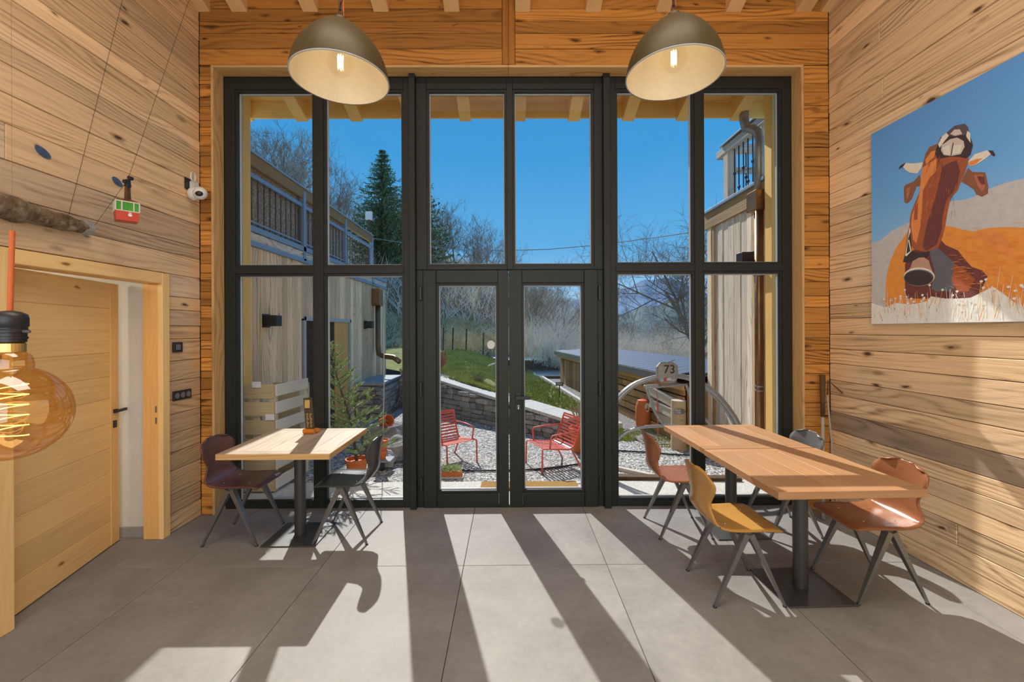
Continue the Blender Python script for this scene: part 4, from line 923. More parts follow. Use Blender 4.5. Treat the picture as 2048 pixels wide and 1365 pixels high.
# wire fence behind the lawn
for i, px in enumerate((886, 905, 932, 966, 1040, 1066, 1085)):
    p = at(px, 724-i*1.2, 17.5); b = MB(); z0 = lawn_z(p.x, 17.5); b.tube([(p.x, 17.5, z0-.1), (p.x+.03, 17.5, z0+.95)], .035, 6); tag(b.build('fence_post', M_['bark_dark']), 'thin wooden fence post at the top of the grass bank', 'post', 'fence posts above the lawn')
p = at(984, 731, 11.5); t = place('garden_spotlight', 'small pale garden lamp on the lawn behind the left glass door', 'lamp', (p.x, p.y, lawn_z(p.x, p.y)))
b = MB(); b.tube([(p.x, p.y, lawn_z(p.x, p.y)-.03), p], .012, 6); b.build('stake', M_['galv'], t); b = MB(); b.obox(p+V((-.10, 0, -.015)), p+V((.08, 0, .05)), .08, .03); b.build('head', M_['white'], t)
# orange shrub
def shrub(name, label, cat, c, h, n, mats, spread=.5, seed=1, leaf=.03, kind=None):
    r_ = random.Random(seed); t = place(name, label, cat, c); b = MB(); l = MB()
    for i in range(n):
        a = r_.uniform(0, 2*PI); k = r_.random()**.5*spread; top = V(c)+V((math.cos(a)*k*h, math.sin(a)*k*h, h*r_.uniform(.6, 1))); mid = V(c)+(top-V(c))*.5+V((0, 0, .08*h))
        b.tube([c, mid, top], [.010, .006, .002], 4)
        for j in range(10):
            q = mid+(top-mid)*r_.uniform(-.3, 1)+V((r_.uniform(-.05, .05), r_.uniform(-.05, .05), r_.uniform(-.04, .05))); d1 = V((r_.uniform(-1, 1), r_.uniform(-1, 1), r_.uniform(-1, 1)))*leaf; d2 = V((r_.uniform(-1, 1), r_.uniform(-1, 1), r_.uniform(-1, 1)))*leaf
            l.add([q, q+d1, q+d2], [(0, 1, 2)])
    b.build('stems', mats[0], t); o = l.build('leaves', mats[1], t); o['kind'] = 'stuff'; return t
p = at(878, 748, 9.6); shrub('orange_shrub', 'small shrub with orange-red leaves on top of the stone wall', 'shrub', (p.x, p.y, lawn_z(p.x, p.y)), .55, 26, (M_['bark'], M_['redshrub']), .3, 2, .05)
p = at(957, 776, 8.5); shrub('grey_tuft', 'dull green tuft at the edge of the lawn above the coping', 'shrub', (p.x, p.y+.2, lawn_z(p.x, p.y+.2)-.03), .26, 22, (M_['bark'], M_['grass_ground']), .7, 5, .03)

# ---- hillside, trees
def tsky(u):
    T = [(-1.2, .34), (-.75, .34), (-.6, .32), (-.45, .24), (-.35, .20), (-.2, .155), (-.1, .135), (0, .085), (.06, .055), (.12, .025), (.17, -.005), (.3, -.04), (1.2, -.06)]
    for i in range(len(T)-1):
        if u <= T[i+1][0]: a, c = T[i], T[i+1]; q = (u-a[0])/(c[0]-a[0]); return a[1]+(c[1]-a[1])*max(0, min(1, q))
    return T[-1][1]
def hill_z(x, y):
    u = x/y; s = max(0, y-17.5); q = min(1, s/46); far = 1.65+63*tsky(u)
    base = .55 if u < .07 else .55-min(1, (u-.07)/.1)*.55
    return base+(far-base)*(q**.85)+.5*noise.noise(V((x*.15, y*.15, 2)))*min(1, s/8)
b = MB(); us = [-1.3+2.6*i/90 for i in range(91)]; ys = [17.5+(72)*((j/44)**1.4) for j in range(45)]; vs = []; fs = []
for u in us:
    for y in ys: vs.append((u*y, y, hill_z(u*y, y)))
n_ = len(ys)
for i in range(len(us)-1):
    for j in range(n_-1): q = i*n_+j; fs.append((q, q+n_, q+n_+1, q+1))
b.add(vs, fs); o = b.build('hillside', M_['hill'], smooth=True); tag(o, 'brown wooded hillside rising to the left', 'hill', kind='structure')
def twig_tree(seed, H, r0, depth=4, spread=.55, nchild=(3, 5), sides=3, lean=V((0, 0, 0)), first=.3, droop=0., rmin=.006):
    r_ = random.Random(seed); segs = []
    def br(p, d, L, r, lev):
        k = 4 if lev == 0 else 3; pts = [p]; rs = [r]
        for i in range(k):
            d = (d+V((r_.gauss(0, .13), r_.gauss(0, .13), r_.gauss(.05-droop, .08)))).normalized(); pts.append(pts[-1]+d*(L/k)); rs.append(r*(1-.62*(i+1)/k))
        segs.append((pts, rs, lev))
        if lev >= depth: return
        for c in range(r_.randint(*nchild)+(2 if lev == 0 else 0)):
            t = r_.uniform(first if lev == 0 else .25, 1.); i = min(k-1, int(t*k)); q = pts[i]+(pts[i+1]-pts[i])*(t*k-i)
            a = r_.uniform(0, 2*PI); side = d.orthogonal().normalized(); side = Matrix.Rotation(a, 3, d) @ side
            nd = (d*(1-spread*r_.uniform(.7, 1.2))+side*spread*1.2+V((0, 0, .18-droop))).normalized()
            br(q, nd, L*r_.uniform(.5, .72), max(rmin, rs[i]*.6), lev+1)
    br(V((0, 0, -.2)), (V((0, 0, 1))+lean).normalized(), H*.62, r0, 0)
    b = MB()
    for pts, rs, lev in segs: b.tube(pts, rs, 5 if lev == 0 else sides)
    return b
def mesh_of(b, name, mat):
    me = bpy.data.meshes.new(name); me.from_pydata(b.v, [], b.f); me.materials.append(mat); return me
TV = [mesh_of(twig_tree(100+i, 8.5, .13, 4, .5 if i % 2 else .38, (3, 4), rmin=.015), 'bare_tree', (M_['hilltwig'], M_['bark'], M_['bark'])[i % 3]) for i in range(6)]
rnd = random.Random(33); cnt = 0
spots = []
for i in range(84):
    u = -.78+rnd.random()*.98; y = 26+rnd.random()**.7*40; spots.append((u, y, rnd.uniform(.75, 1.25)))
for u, y, s in ((-.60, 40, 1.25), (-.55, 44, 1.35), (-.52, 40, 1.2), (-.47, 46, 1.0), (-.43, 45, 1.0), (-.40, 44, .9), (-.37, 42, .85), (-.345, 40, 1.1), (-.29, 40, .8), (-.17, 40, 1.35), (-.15, 42, 1.3), (-.12, 40, 1.25), (-.09, 42, 1.3), (-.06, 41, 1.2), (-.035, 42, 1.1), (-.01, 42, .95), (.02, 41, .8), (.06, 40, .75), (.10, 40, .7), (.13, 38, .65)): spots.append((u, y, s))
def ttop(u):
    T = [(-1, .50), (-.6, .47), (-.52, .46), (-.46, .40), (-.40, .385), (-.36, .33), (-.30, .27), (-.2, .30), (-.15, .30), (-.1, .28), (-.05, .25), (-.02, .20), (0, .17), (.03, .155), (.06, .12), (.1, .11), (.17, .06), (.3, .06)]
    for a, c in zip(T, T[1:]):
        if u <= c[0]: return a[1]+(c[1]-a[1])*max(0, (u-a[0])/(c[0]-a[0]))
    return T[-1][1]
for u, y, s in spots:
    x = u*y; s = min(s, (1.65+y*ttop(u)-hill_z(x, y))/8.0*rnd.uniform(.8, 1.))
    if s < .15: continue
    o = bpy.data.objects.new('bare_tree', rnd.choice(TV)); COL.objects.link(o); o.location = (x, y, hill_z(x, y)-.1); o.rotation_euler = (rnd.uniform(-.06, .06), rnd.uniform(-.06, .06), rnd.uniform(0, 6.28)); o.scale = (s, s, s)
    tag(o, 'leafless tree standing in the wood on the hillside', 'tree', 'bare trees on the hillside')
# undergrowth: uncountable thin stems
def undergrowth(name, lab, n, mat, ufun, yfun, hfun, seed, w0=.017):
    r_ = random.Random(seed); b = MB()
    for i in range(n):
        y = yfun(r_); u = ufun(r_); x = u*y; z = hill_z(x, y)
        for k in range(5):
            h = hfun(r_); a = r_.uniform(0, 6.28); sp_r = r_.uniform(.2, 1.3); d = V((math.cos(a)*sp_r, math.sin(a)*sp_r, r_.uniform(.5, 1.1)))*h*.8; p = V((x+r_.uniform(-.6, .6), y+r_.uniform(-.6, .6), z-.1)); w = w0*(1+y*.03)
            m1 = p+d*.55+V((r_.uniform(-.2, .2), r_.uniform(-.2, .2), 0)); t1 = p+d+V((r_.uniform(-.3, .3), 0, 0)); t2 = m1+V((r_.uniform(-1, 1), r_.uniform(-.5, .5), r_.uniform(.0, .5)))*h*.5
            b.add([p+V((-w, 0, 0)), p+V((w, 0, 0)), m1+V((w*.7, 0, 0)), m1+V((-w*.7, 0, 0)), t1, t2], [(0, 1, 2, 3), (3, 2, 4), (3, 2, 5)])
    o = b.build(name, mat); tag(o, lab, 'undergrowth', kind='stuff'); return o
undergrowth('undergrowth', 'dense pale leafless undergrowth covering the hillside', 6000, M_['twig'], lambda r_: r_.uniform(-.8, .22), lambda r_: 22+r_.random()*42, lambda r_: r_.uniform(1., 3.4), 1)
undergrowth('brown_undergrowth', 'brown leafless undergrowth between the hillside trees', 6500, M_['bark'], lambda r_: r_.uniform(-.8, .22), lambda r_: 22+r_.random()*42, lambda r_: r_.uniform(1., 3.0), 2)
undergrowth('valley_brush', 'tangle of pale leafless brush in the dip beyond the low shed', 4200, M_['twig'], lambda r_: r_.uniform(.03, .62), lambda r_: 17+r_.random()*14, lambda r_: r_.uniform(.8, 2.9), 3, .007)
undergrowth('dry_bank_grass', 'dry straw-coloured grass on the steep bank behind the lawn', 3200, M_['dry'], lambda r_: r_.uniform(-.3, .06), lambda r_: 18+r_.random()*9, lambda r_: r_.uniform(.25, .7), 4, .012)
# large bare tree behind the right windows
bt = twig_tree(59, 8.4, .17, 5, .62, (4, 6), 3, V((-.30, 0, 0)), .28)
p = at(1432, 760, 15.5); o = bt.build('walnut_tree', M_['bark']); o.location = (p.x, 15.5, -.6); o.scale = (.92, .92, .84); tag(o, 'large spreading leafless tree rising behind the right-hand windows', 'tree')
for i, (px, yy, s, lab) in enumerate(((1070, 20, .40, 'slim leafless tree seen through the right glass door, left of its pair'), (1118, 19, .40, 'dark leafless tree beside the end of the low shed'), (1270, 22, .42, 'small leafless tree behind the roof of the low shed'))):
    o = bpy.data.objects.new('bare_tree', TV[i]); COL.objects.link(o); u = (px-1018)/F; o.location = (u*yy, yy, hill_z(u*yy, yy)-.2); o.scale = (s, s, s); o.rotation_euler = (0, 0, i*2.1); tag(o, lab, 'tree')
rnd = random.Random(71)
for i in range(30):
    u = rnd.uniform(.015, .17) if i < 12 else rnd.uniform(.2, .52); yy = rnd.uniform(19.5, 29) if i < 12 else rnd.uniform(17.5, 27); s = rnd.uniform(.30, .42) if i < 12 else rnd.uniform(.22, .34)
    o = bpy.data.objects.new('bare_shrub' if i >= 12 else 'bare_tree', TV[i % 6]); COL.objects.link(o); o.location = (u*yy, yy, hill_z(u*yy, yy)-.2); o.scale = (s*1.25, s*1.25, s); o.rotation_euler = (0, 0, rnd.uniform(0, 6.28))
    tag(o, 'leafless tree in the thicket beyond the gravel path' if i < 12 else 'leafless bush in the dip beyond the low shed', 'tree' if i < 12 else 'bush', 'trees of the thicket' if i < 12 else 'bushes beyond the shed')
# spruces
def spruce(seed, H, Rb, n):
    r_ = random.Random(seed); b = MB()
    for i in range(n):
        t = (i/n)**.85; t = min(.995, (int(t*30)+r_.uniform(-.12, .12))/30); t = max(0, t); z = H*(.06+.93*t); L = Rb*(1-t)**.9*r_.choice((.55, .8, 1., 1.12))*(1+.16*math.sin(int(t*30)*2.3+seed))+.04; a = r_.uniform(0, 6.28); d = V((math.cos(a), math.sin(a), 0)); sd_ = V((-d.y, d.x, 0))
        for k in range(12):
            q = (k+r_.random())/12; p = V((0, 0, z))+d*L*q+V((0, 0, -.35*L*q+.34*L*q*q+r_.uniform(-.08, .08))); sf = 1-.72*t; w = .20*(1-q*.55)*(.5+L*.3)*sf; dr = r_.uniform(.08, .30)*sf
            b.add([p, p+sd_*w*r_.uniform(.5, 1)+d*.12*sf+V((0, 0, -dr*.6)), p+d*.28*sf+V((0, 0, -dr*.2)), p-sd_*w*r_.uniform(.5, 1)+d*.12+V((0, 0, -dr*.6)), p+V((r_.uniform(-.1, .1), r_.uniform(-.1, .1), -dr*1.3))], [(0, 1, 2), (0, 2, 3), (0, 4, 1)])
    return b
for px, pyt, Y, Rb, n, sd_, lab in ((764, 291, 30, 3.5, 760, 1, 'tall dark green spruce rising above the terrace railing'), (832, 300, 33, 3.6, 700, 2, 'second spruce half hidden behind the left window post'), (672, 505, 33, 1.6, 200, 3, 'short spruce among the bare trees behind the terrace railing')):
    tp = at(px, pyt, Y); z0 = hill_z(tp.x, Y); H = tp.z-z0; t = place('spruce_tree', lab, 'tree', (tp.x, Y, z0), 'spruces')
    b = spruce(sd_, H, Rb, n); b.v = [tuple(V(q)+V((tp.x, Y, z0))) for q in b.v]; o = b.build('foliage', M_['needle'], t)
    b = MB(); b.tube([(tp.x, Y, z0-.3), (tp.x, Y, z0+H*.95)], [.22, .02], 7); b.build('trunk', M_['bark_dark'], t)
# far mountains
def ridge(name, lab, Y, prof, mat, amp, seed):
    b = MB(); vs = []; fs = []; n = 90; m = 6; x0, x1 = prof[0][0], prof[-1][0]
    for i in range(n+1):
        px = x0+(x1-x0)*i/n; py = 0
        for k in range(len(prof)-1):
            if px <= prof[k+1][0]: q = (px-prof[k][0])/(prof[k+1][0]-prof[k][0]); py = prof[k][1]+(prof[k+1][1]-prof[k][1])*q; break
        else: py = prof[-1][1]
        top = at(px, py+amp*noise.noise(V((px*.03, seed, 0)))+amp*.5*noise.noise(V((px*.11, seed, 3))), Y)
        for j in range(m+1): t = j/m; vs.append((top.x*(1-.25*t), Y*(1-.30*t)+Y*.03*noise.noise(V((i*.3, j, seed)))*t, top.z*(1-t)-30*t))
    for i in range(n):
        for j in range(m): q = i*(m+1)+j; fs.append((q, q+m+1, q+m+2, q+1))
    b.add(vs, fs); o = b.build(name, mat, smooth=True); tag(o, lab, 'mountain', kind='structure')
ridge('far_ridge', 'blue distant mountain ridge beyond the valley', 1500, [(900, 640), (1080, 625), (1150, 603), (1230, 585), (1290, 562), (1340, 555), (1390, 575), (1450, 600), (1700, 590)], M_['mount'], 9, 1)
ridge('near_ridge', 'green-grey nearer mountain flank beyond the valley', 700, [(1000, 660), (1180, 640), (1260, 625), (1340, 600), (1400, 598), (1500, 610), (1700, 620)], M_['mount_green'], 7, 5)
# power line
b = MB(); pts = [at(px, py, 20-(px-860)*.012) for px, py in ((700, 470), (860, 494), (930, 500), (1000, 502), (1100, 499), (1200, 490), (1300, 477), (1390, 464), (1560, 436))]; b.tube(pts, .017, 5); tag(b.build('power_line', M_['silver']), 'overhead cable sagging across the sky', 'cable')

# ---- left annex with terrace
rnd = random.Random(8)
XA = -2.93; YA0, YA1 = 4.75, 10.04; ZD = 2.80
an = place('annex', 'weathered plank annex with a roof terrace on the left side of the yard', 'building', (XA-1, 8, 0))
MB().box(XA-2.5, XA-.03, YA0, YA1, -.05, ZD-.06).build('core', M_['backing'], an)
y = YA0
def hasdoor(a, b_): return a < 7.86 and b_ > 6.14
while y < YA1-.02:
    w = rnd.uniform(.11, .2); y2 = min(YA1, y+w); k = rnd.uniform(.8, 1.2); z0 = -.03
    if hasdoor(y, y2) : z0 = 1.83
    board('plank', an, (XA-.013+rnd.uniform(-.004, .004), (y+y2)/2, (z0+ZD-.18)/2), (0, 0, 1), (0, 1, 0), ZD-.18-z0, y2-y-.004, .026, MW['grey'], (k*1.12, k*.94, k*.73)); y = y2
MB().cbox(XA-.03, XA+.012, YA1-.02, YA1+.06, -.05, ZD-.1, .004).build('corner_board', MW['pallet'], an)
# door recess
MB().box(XA-.10, XA-.06, 6.14, 7.86, -.03, 1.83).build('door_panel', M_['black'], an)
board('door_board', an, (XA-.03, 7.52, .90), (0, 0, 1), (0, 1, 0), 1.80, .58, .03, MW['spruce'], (.75, .62, .42))
for y0, y1, z0, z1 in ((6.10, 6.16, -.03, 1.86), (7.84, 7.90, -.03, 1.86), (6.10, 7.90, 1.80, 1.86)): MB().cbox(XA-.03, XA+.012, y0, y1, z0, z1, .004).build('door_frame', M_['gasket'], an)
# terrace edge bands
for z0, z1, m, nm in ((ZD-.18, ZD-.12, M_['zinc'], 'lower_flashing'), (ZD-.12, ZD-.02, MW['grey'], 'edge_beam'), (ZD-.02, ZD+.05, M_['zinc'], 'upper_flashing')): MB().cbox(XA-.03, XA+.035 if m is M_['zinc'] else XA+.02, YA0, YA1+.1, z0, z1, .003).build(nm, m, an)
MB().box(XA-2.5, XA+.03, YA0, YA1+.1, ZD-.02, ZD+.0).build('deck', MW['grey'], an)
# railing
rl = place('terrace_railing', 'steel and wood terrace railing on top of the left annex', 'railing', (XA, 8, ZD))
def railing(par, P0, P1, posts, zb, H, bal=.125, cap=True):
    d = (P1-P0); L = d.length; d = d.normalized()
    for s in posts: p = P0+d*s; MB().obox(p+V((0, 0, zb-.15)), p+V((0, 0, zb+H-.04)), .07, .07).build('post', M_['zinc'], par)
    o = MB().obox(P0+V((0, 0, zb+H-.07)), P1+V((0, 0, zb+H-.07)), .05, .14).build('handrail', MW['shed'], par); o.color = (.8, .8, .8, 1)
    MB().obox(P0+V((0, 0, zb+H+.01)), P1+V((0, 0, zb+H+.01)), .09, .02).build('rail_cap', M_['galv'], par)
    MB().obox(P0+V((0, 0, zb+H-.24)), P1+V((0, 0, zb+H-.24)), .03, .05).build('upper_rail', M_['zinc'], par); MB().obox(P0+V((0, 0, zb+.10)), P1+V((0, 0, zb+.10)), .02, .02).build('lower_rail', M_['zinc'], par)
    s = bal
    while s < L: p = P0+d*s; b = MB(); b.tube([p+V((0, 0, zb)), p+V((0, 0, zb+H-.24))], .007, 5); b.build('baluster', M_['bark_dark'], par); s += bal
railing(rl, V((XA, YA0, 0)), V((XA, 9.14, 0)), [1.33, 2.87, 4.36], ZD, .87)
b = MB(); b.box(XA-.06, XA-.05, YA0, 7.6, ZD+.03, ZD+.80); b.build('brushwood_screen', stone('brushwood', (.16, .12, .085), (.5, .4, .3), (.95, .85, .72), 45, .95, 1.), rl)  # invented screen, added to block sun from the left part of the floor
ub = at(738, 432, 13); t = place('utility_box', 'white electrical box on a pole behind the end of the terrace railing', 'box', (ub.x, 13, .6))
MB().cbox(ub.x-.10, ub.x+.10, 12.95, 13.05, ub.z-.13, ub.z+.13, .01).build('box', M_['letter'], t); b = MB(); b.tube([(ub.x, 13, .5), (ub.x, 13, ub.z)], .05, 8); b.build('pole', M_['bark_dark'], t)
def sconce(c, nx, lab, s=.12):
    t = place('wall_lamp', lab, 'lamp', c, 'black cube wall lamps'); x0, x1 = (c[0], c[0]+.16*nx); x0, x1 = min(x0, x1), max(x0, x1)
    MB().cbox(x0, x1, c[1]-s/2, c[1]+s/2, c[2]-s/2, c[2]+s/2, .004).build('housing', M_['black'], t); xx = (c[0]-.004, c[0]+.012) if nx > 0 else (c[0]-.012, c[0]+.004)
    MB().cbox(xx[0], xx[1], c[1]-s*.62, c[1]+s*.62, c[2]-s*.62, c[2]+s*.62, .002).build('back_plate', M_['black'], t)
q = onx(545, 642, XA+.08); sconce((XA, q.y, q.z), 1, 'black cube wall lamp on the annex planks left of its door', .13)
q = onx(736, 650, XA+.06); sconce((XA, q.y, q.z), 1, 'black cube wall lamp on the annex planks between door and downpipe', .14)
# annex downpipe
q = onx(756, 640, XA+.10); t = place('downpipe', 'brown downpipe with collector box at the far end of the annex', 'pipe', (q.x, q.y, 0))
za, zb_ = onx(756, 612, XA+.1).z, onx(757, 712, XA+.1).z
MB().cbox(q.x-.10, q.x+.08, q.y-.12, q.y+.12, za, za+.36, .01).build('collector_box', M_['copper'], t)
b = MB(); b.tube([(q.x, q.y, za), (q.x, q.y, zb_+.16), (q.x+.03, q.y-.05, zb_+.04), (q.x+.14, q.y-.12, zb_), (q.x+.42, q.y-.3, zb_-.02), (q.x+.56, q.y-.4, zb_-.10)], .055, 10); b.build('pipe', M_['copper'], t, smooth=True)
# stepped stone pier with slate cover by the annex door
p0 = at(708, 765, 8.7); sp0 = V((XA+.02, 9.0, 0)); pr_ = MB().box(XA+.02, XA+.47, 8.10, 9.5, -.05, .62).build('stone_pier', M_['rock']); tag(pr_, 'low stone pier with a blue-grey slate cover beside the annex door', 'stone wall')
rnd = random.Random(15)
stones(pr_, V((XA+.04, 8.10, 0)), V((1, 0, 0)), V((0, -1, 0)), .42, lambda t: .60, -.03); stones(pr_, V((XA+.47, 8.10, 0)), V((0, 1, 0)), V((1, 0, 0)), 1.3, lambda t: .60, -.03)
MB().cbox(XA, XA+.54, 8.03, 9.5, .62, .67, .006).build('slate_cover', M_['slate'], pr_)

# ---- right projecting wing
XW = 2.86; YW1 = 6.07; ZW = 3.33
wg = place('plank_wing', 'weathered plank wing of the house on the right with a terrace on top', 'building', (XW+1, 5.4, 0))
MB().box(XW+.03, XW+2.5, 4.68, YW1-.02, -.05, ZW-.05).build('core', M_['backing'], wg)
rnd = random.Random(18); y = 4.68
while y < YW1-.06:
    w = rnd.uniform(.09, .16); y2 = min(YW1-.05, y+w); k = rnd.uniform(.85, 1.25); br_ = 1 if y > 5.0 else .0
    board('plank', wg, (XW+.013+rnd.uniform(-.005, .005), (y+y2)/2, (ZW-.25)/2), (0, 0, 1), (0, 1, 0), ZW-.25, y2-y-.004, .026, MW['grey'], (k*1.0, k*.98, k*.95) if br_ else (k*1.05, k*.83, k*.6)); y = y2
board('corner_board', wg, (XW-.006, YW1-.03, (ZW-.2)/2), (0, 0, 1), (0, 1, 0), ZW-.2, .12, .03, MW['grey'], (1.1, 1.05, .95))
board('inner_corner_board', wg, (XW-.002, YW1-.14, (ZW-.2)/2), (0, 0, 1), (0, 1, 0), ZW-.2, .06, .03, MW['shed'], (1.1, 1.1, 1.1))
board('edge_beam', wg, (XW-.012, (4.68+YW1)/2+.05, ZW-.14), (0, 1, 0), (0, 0, 1), YW1-4.68+.1, .22, .04, MW['shed'], (1.15, 1.2, 1.25))
MB().cbox(XW-.06, XW+2.5, 4.68, YW1+.1, ZW-.03, ZW+.01, .004).build('flashing', M_['zinc'], wg)
rl2 = place('wing_railing', 'timber and iron railing on the terrace of the right wing', 'railing', (XW+.25, 5.5, ZW))
px0 = 3.12
for yy in (6.0, 5.2): board('post', rl2, (px0, yy, ZW+.45), (0, 0, 1), (0, 1, 0), .95, .12, .12, MW['grey'], (1, .95, .9))
board('handrail', rl2, (px0, 5.5, ZW+.86), (0, 1, 0), (0, 0, 1), 1.5, .10, .14, MW['grey'], (.9, .9, .9)); MB().cbox(px0-.10, px0+.10, 4.7, 6.1, ZW+.92, ZW+.945, .004).build('rail_cap', M_['galv'], rl2)
board('handrail', rl2, (px0+.7, 6.0, ZW+.86), (1, 0, 0), (0, 0, 1), 1.5, .10, .12, MW['grey'], (.9, .9, .9)); board('lower_rail', rl2, (px0+.7, 6.0, ZW+.56), (1, 0, 0), (0, 0, 1), 1.5, .08, .05, MW['grey'], (.8, .8, .8))
for k in range(9):
    x = px0+.13+k*.10; b = MB(); b.tube([(x, 6.0, ZW-.02), (x, 6.0, ZW+.86)], .008, 6); b.blob((x, 6.0, ZW+.25+.22*(k % 2)), .02, .02, .025, 0, 8, 6); b.build('baluster', M_['black'], rl2)
for k in range(6):
    yy = 5.32+k*.11; b = MB(); b.tube([(px0, yy, ZW-.02), (px0, yy, ZW+.86)], .008, 6); b.blob((px0, yy, ZW+.25+.22*(k % 2)), .02, .02, .025, 0, 8, 6); b.build('baluster', M_['black'], rl2)
dp = at(1518, 600, 4.80); t = place('downpipe', 'tall brown downpipe with a bright elbow on the right wing beside the timber post', 'pipe', (dp.x, 4.8, 0))
e1, e2 = at(1488, 240, 4.92), at(1492, 256, 4.90); b = MB(); b.tube([e1+V((0, 0, .12)), e1, e2+V((.0, 0, -.01)), at(1505, 258, 4.85), at(1514, 264, 4.82), at(1518, 280, 4.8), at(1518, 395, 4.8)], .050, 14); b.build('upper_pipe', M_['silver'], t, smooth=True)
zc = at(1515, 405, 4.8).z; MB().cbox(dp.x-.085, dp.x+.085, 4.70, 4.90, zc-.10, zc+.12, .006).build('collector_box', M_['copper'], t)
b = MB(); b.tube([(dp.x, 4.8, zc), (dp.x, 4.8, 0)], .046, 14); b.build('lower_pipe', M_['copper'], t, smooth=True)
for z in (.95, 2.25):
    b = MB()
    for k in (0, .05): b.tube([(dp.x, 4.8, z+k), (dp.x, 4.8, z+k+.014)], .053, 14)
    b.build('pipe_clip', M_['galv'], t)
q = onx(1492, 518, XW-.08); sconce((XW, q.y, q.z), -1, 'black cube wall lamp on the right plank wing', .14)

# ---- low shed beside the path
def shed_x(y): return 1.64+(2.57-1.64)*(13.6-y)/(13.6-5.9)
SD = V((shed_x(6.12)-shed_x(13.6), 6.12-13.6, 0)); SLn = SD.length; SD.normalize(); SNn = V((SD.y, -SD.x, 0))
if SNn.x > 0: SNn = -SNn
S0 = V((shed_x(13.6), 13.6, 0)); ZS = .95
sh = place('low_shed', 'long low larch shed with blue-grey metal tile roof along the gravel path', 'shed', S0+SD*SLn/2)
b = MB(); c = [S0, S0+SD*SLn, S0+SD*SLn-SNn*1.4, S0-SNn*1.4]; b.prism([p+V((0, 0, -.05))-SNn*.0 for p in c], (0, 0, ZS-.02)); b.build('core', M_['backing'], sh)
rnd = random.Random(44)
s = 0
while s < SLn*.42:       # upright boards at the far end
    w = rnd.uniform(.09, .15); p = S0+SD*(s+w/2)+SNn*.012; k = rnd.uniform(.7, 1.25); board('plank', sh, p+V((0, 0, .36)), (0, 0, 1), SD, .76, w-.004, .024, MW['shed'], (k*.8, k*.72, k*.6)); s += w
for i, (z0, z1) in enumerate(((-.02, .13), (.14, .27), (.28, .41), (.42, .55), (.56, .68), (.69, .80))):      # stacked boards on the near part
    s = SLn*.42
    while s < SLn:
        w = min(rnd.uniform(.5, 1.3), SLn-s+.01); p = S0+SD*(s+w/2)+SNn*(.02+rnd.uniform(0, .03)); k = rnd.uniform(.75, 1.35); board('board', sh, p+V((0, 0, (z0+z1)/2)), SD, (0, 0, 1), w-.01, z1-z0-.01, .03, MW['shed'], (k, k*.95, k*.85)); s += w
for k in range(9): board('end_plank', sh, S0+SD*(SLn+.014)-SNn*(.08+k*.155)+V((0, 0, .40)), (0, 0, 1), SNn, .84, .15, .024, MW['shed'], tuple(rnd.uniform(.7, 1.1) for _ in range(1))*3)
board('eave_board', sh, S0+SD*SLn/2+SNn*.10+V((0, 0, ZS-.12)), SD, (0, 0, 1), SLn+.2, .09, .03, MW['shed'], (1.1, 1.05, .95))
b = MB(); b.obox(S0+SNn*.16+V((0, 0, ZS-.03))-SD*.2, S0+SD*SLn+SNn*.16+V((0, 0, ZS-.03)), .03, .11); b.build('fascia', M_['fascia'], sh)
b = MB(); b.prism([S0+SNn*.15-SD*.2+V((0, 0, ZS)), S0+SD*SLn+SNn*.15+V((0, 0, ZS)), S0+SD*SLn-SNn*1.5+V((0, 0, ZS+.07)), S0-SNn*1.5-SD*.2+V((0, 0, ZS+.07))], (0, 0, .02)); b.build('roof_deck', M_['fascia'], sh)
nr, nc = 6, 26; tl = MB(); tl.cbox(-.5, .5, -.5, .5, -.5, .5, .04); tme = mesh_of(tl, 'roof_tile', M_['roof'])
for r_ in range(nr):
    for c_ in range(nc):
        o = bpy.data.objects.new('roof_tile', tme); COL.objects.link(o); o.parent = sh
        p = S0+SD*((c_+.5+.5*(r_ % 2))*SLn/nc-.15)-SNn*(-.13+(r_+.5)*1.6/nr)+V((0, 0, ZS+.035+.07*(r_+.5)/nr))
        tz = (V((0, 0, 1))+SNn*.14).normalized(); ty = tz.cross(SD).normalized(); m = Matrix((SD*SLn/nc*.96, ty*1.6/nr*1.02, tz*.022)).transposed().to_4x4(); m.translation = p-org(sh); o.matrix_local = m
# fence boards leaning in front of it
fb = place('leaning_boards', 'three pale-edged grey boards sloping in front of the low shed', 'boards', (2.35, 7.4, 0))
for i, (a, c) in enumerate((((1297, 780), (1348, 808)), ((1300, 806), (1348, 830)), ((1312, 832), (1350, 850)))):
    p0, p1 = at(*a, 7.0), at(*c, 6.25); b = MB(); b.obox(p0, p1, .03, .13); o = b.build('board', MW['pallet'], fb)
    MB().obox(p0+V((0, 0, .07)), p1+V((0, 0, .07)), .05, .02).build('top_edge', M_['white_edge'], fb)

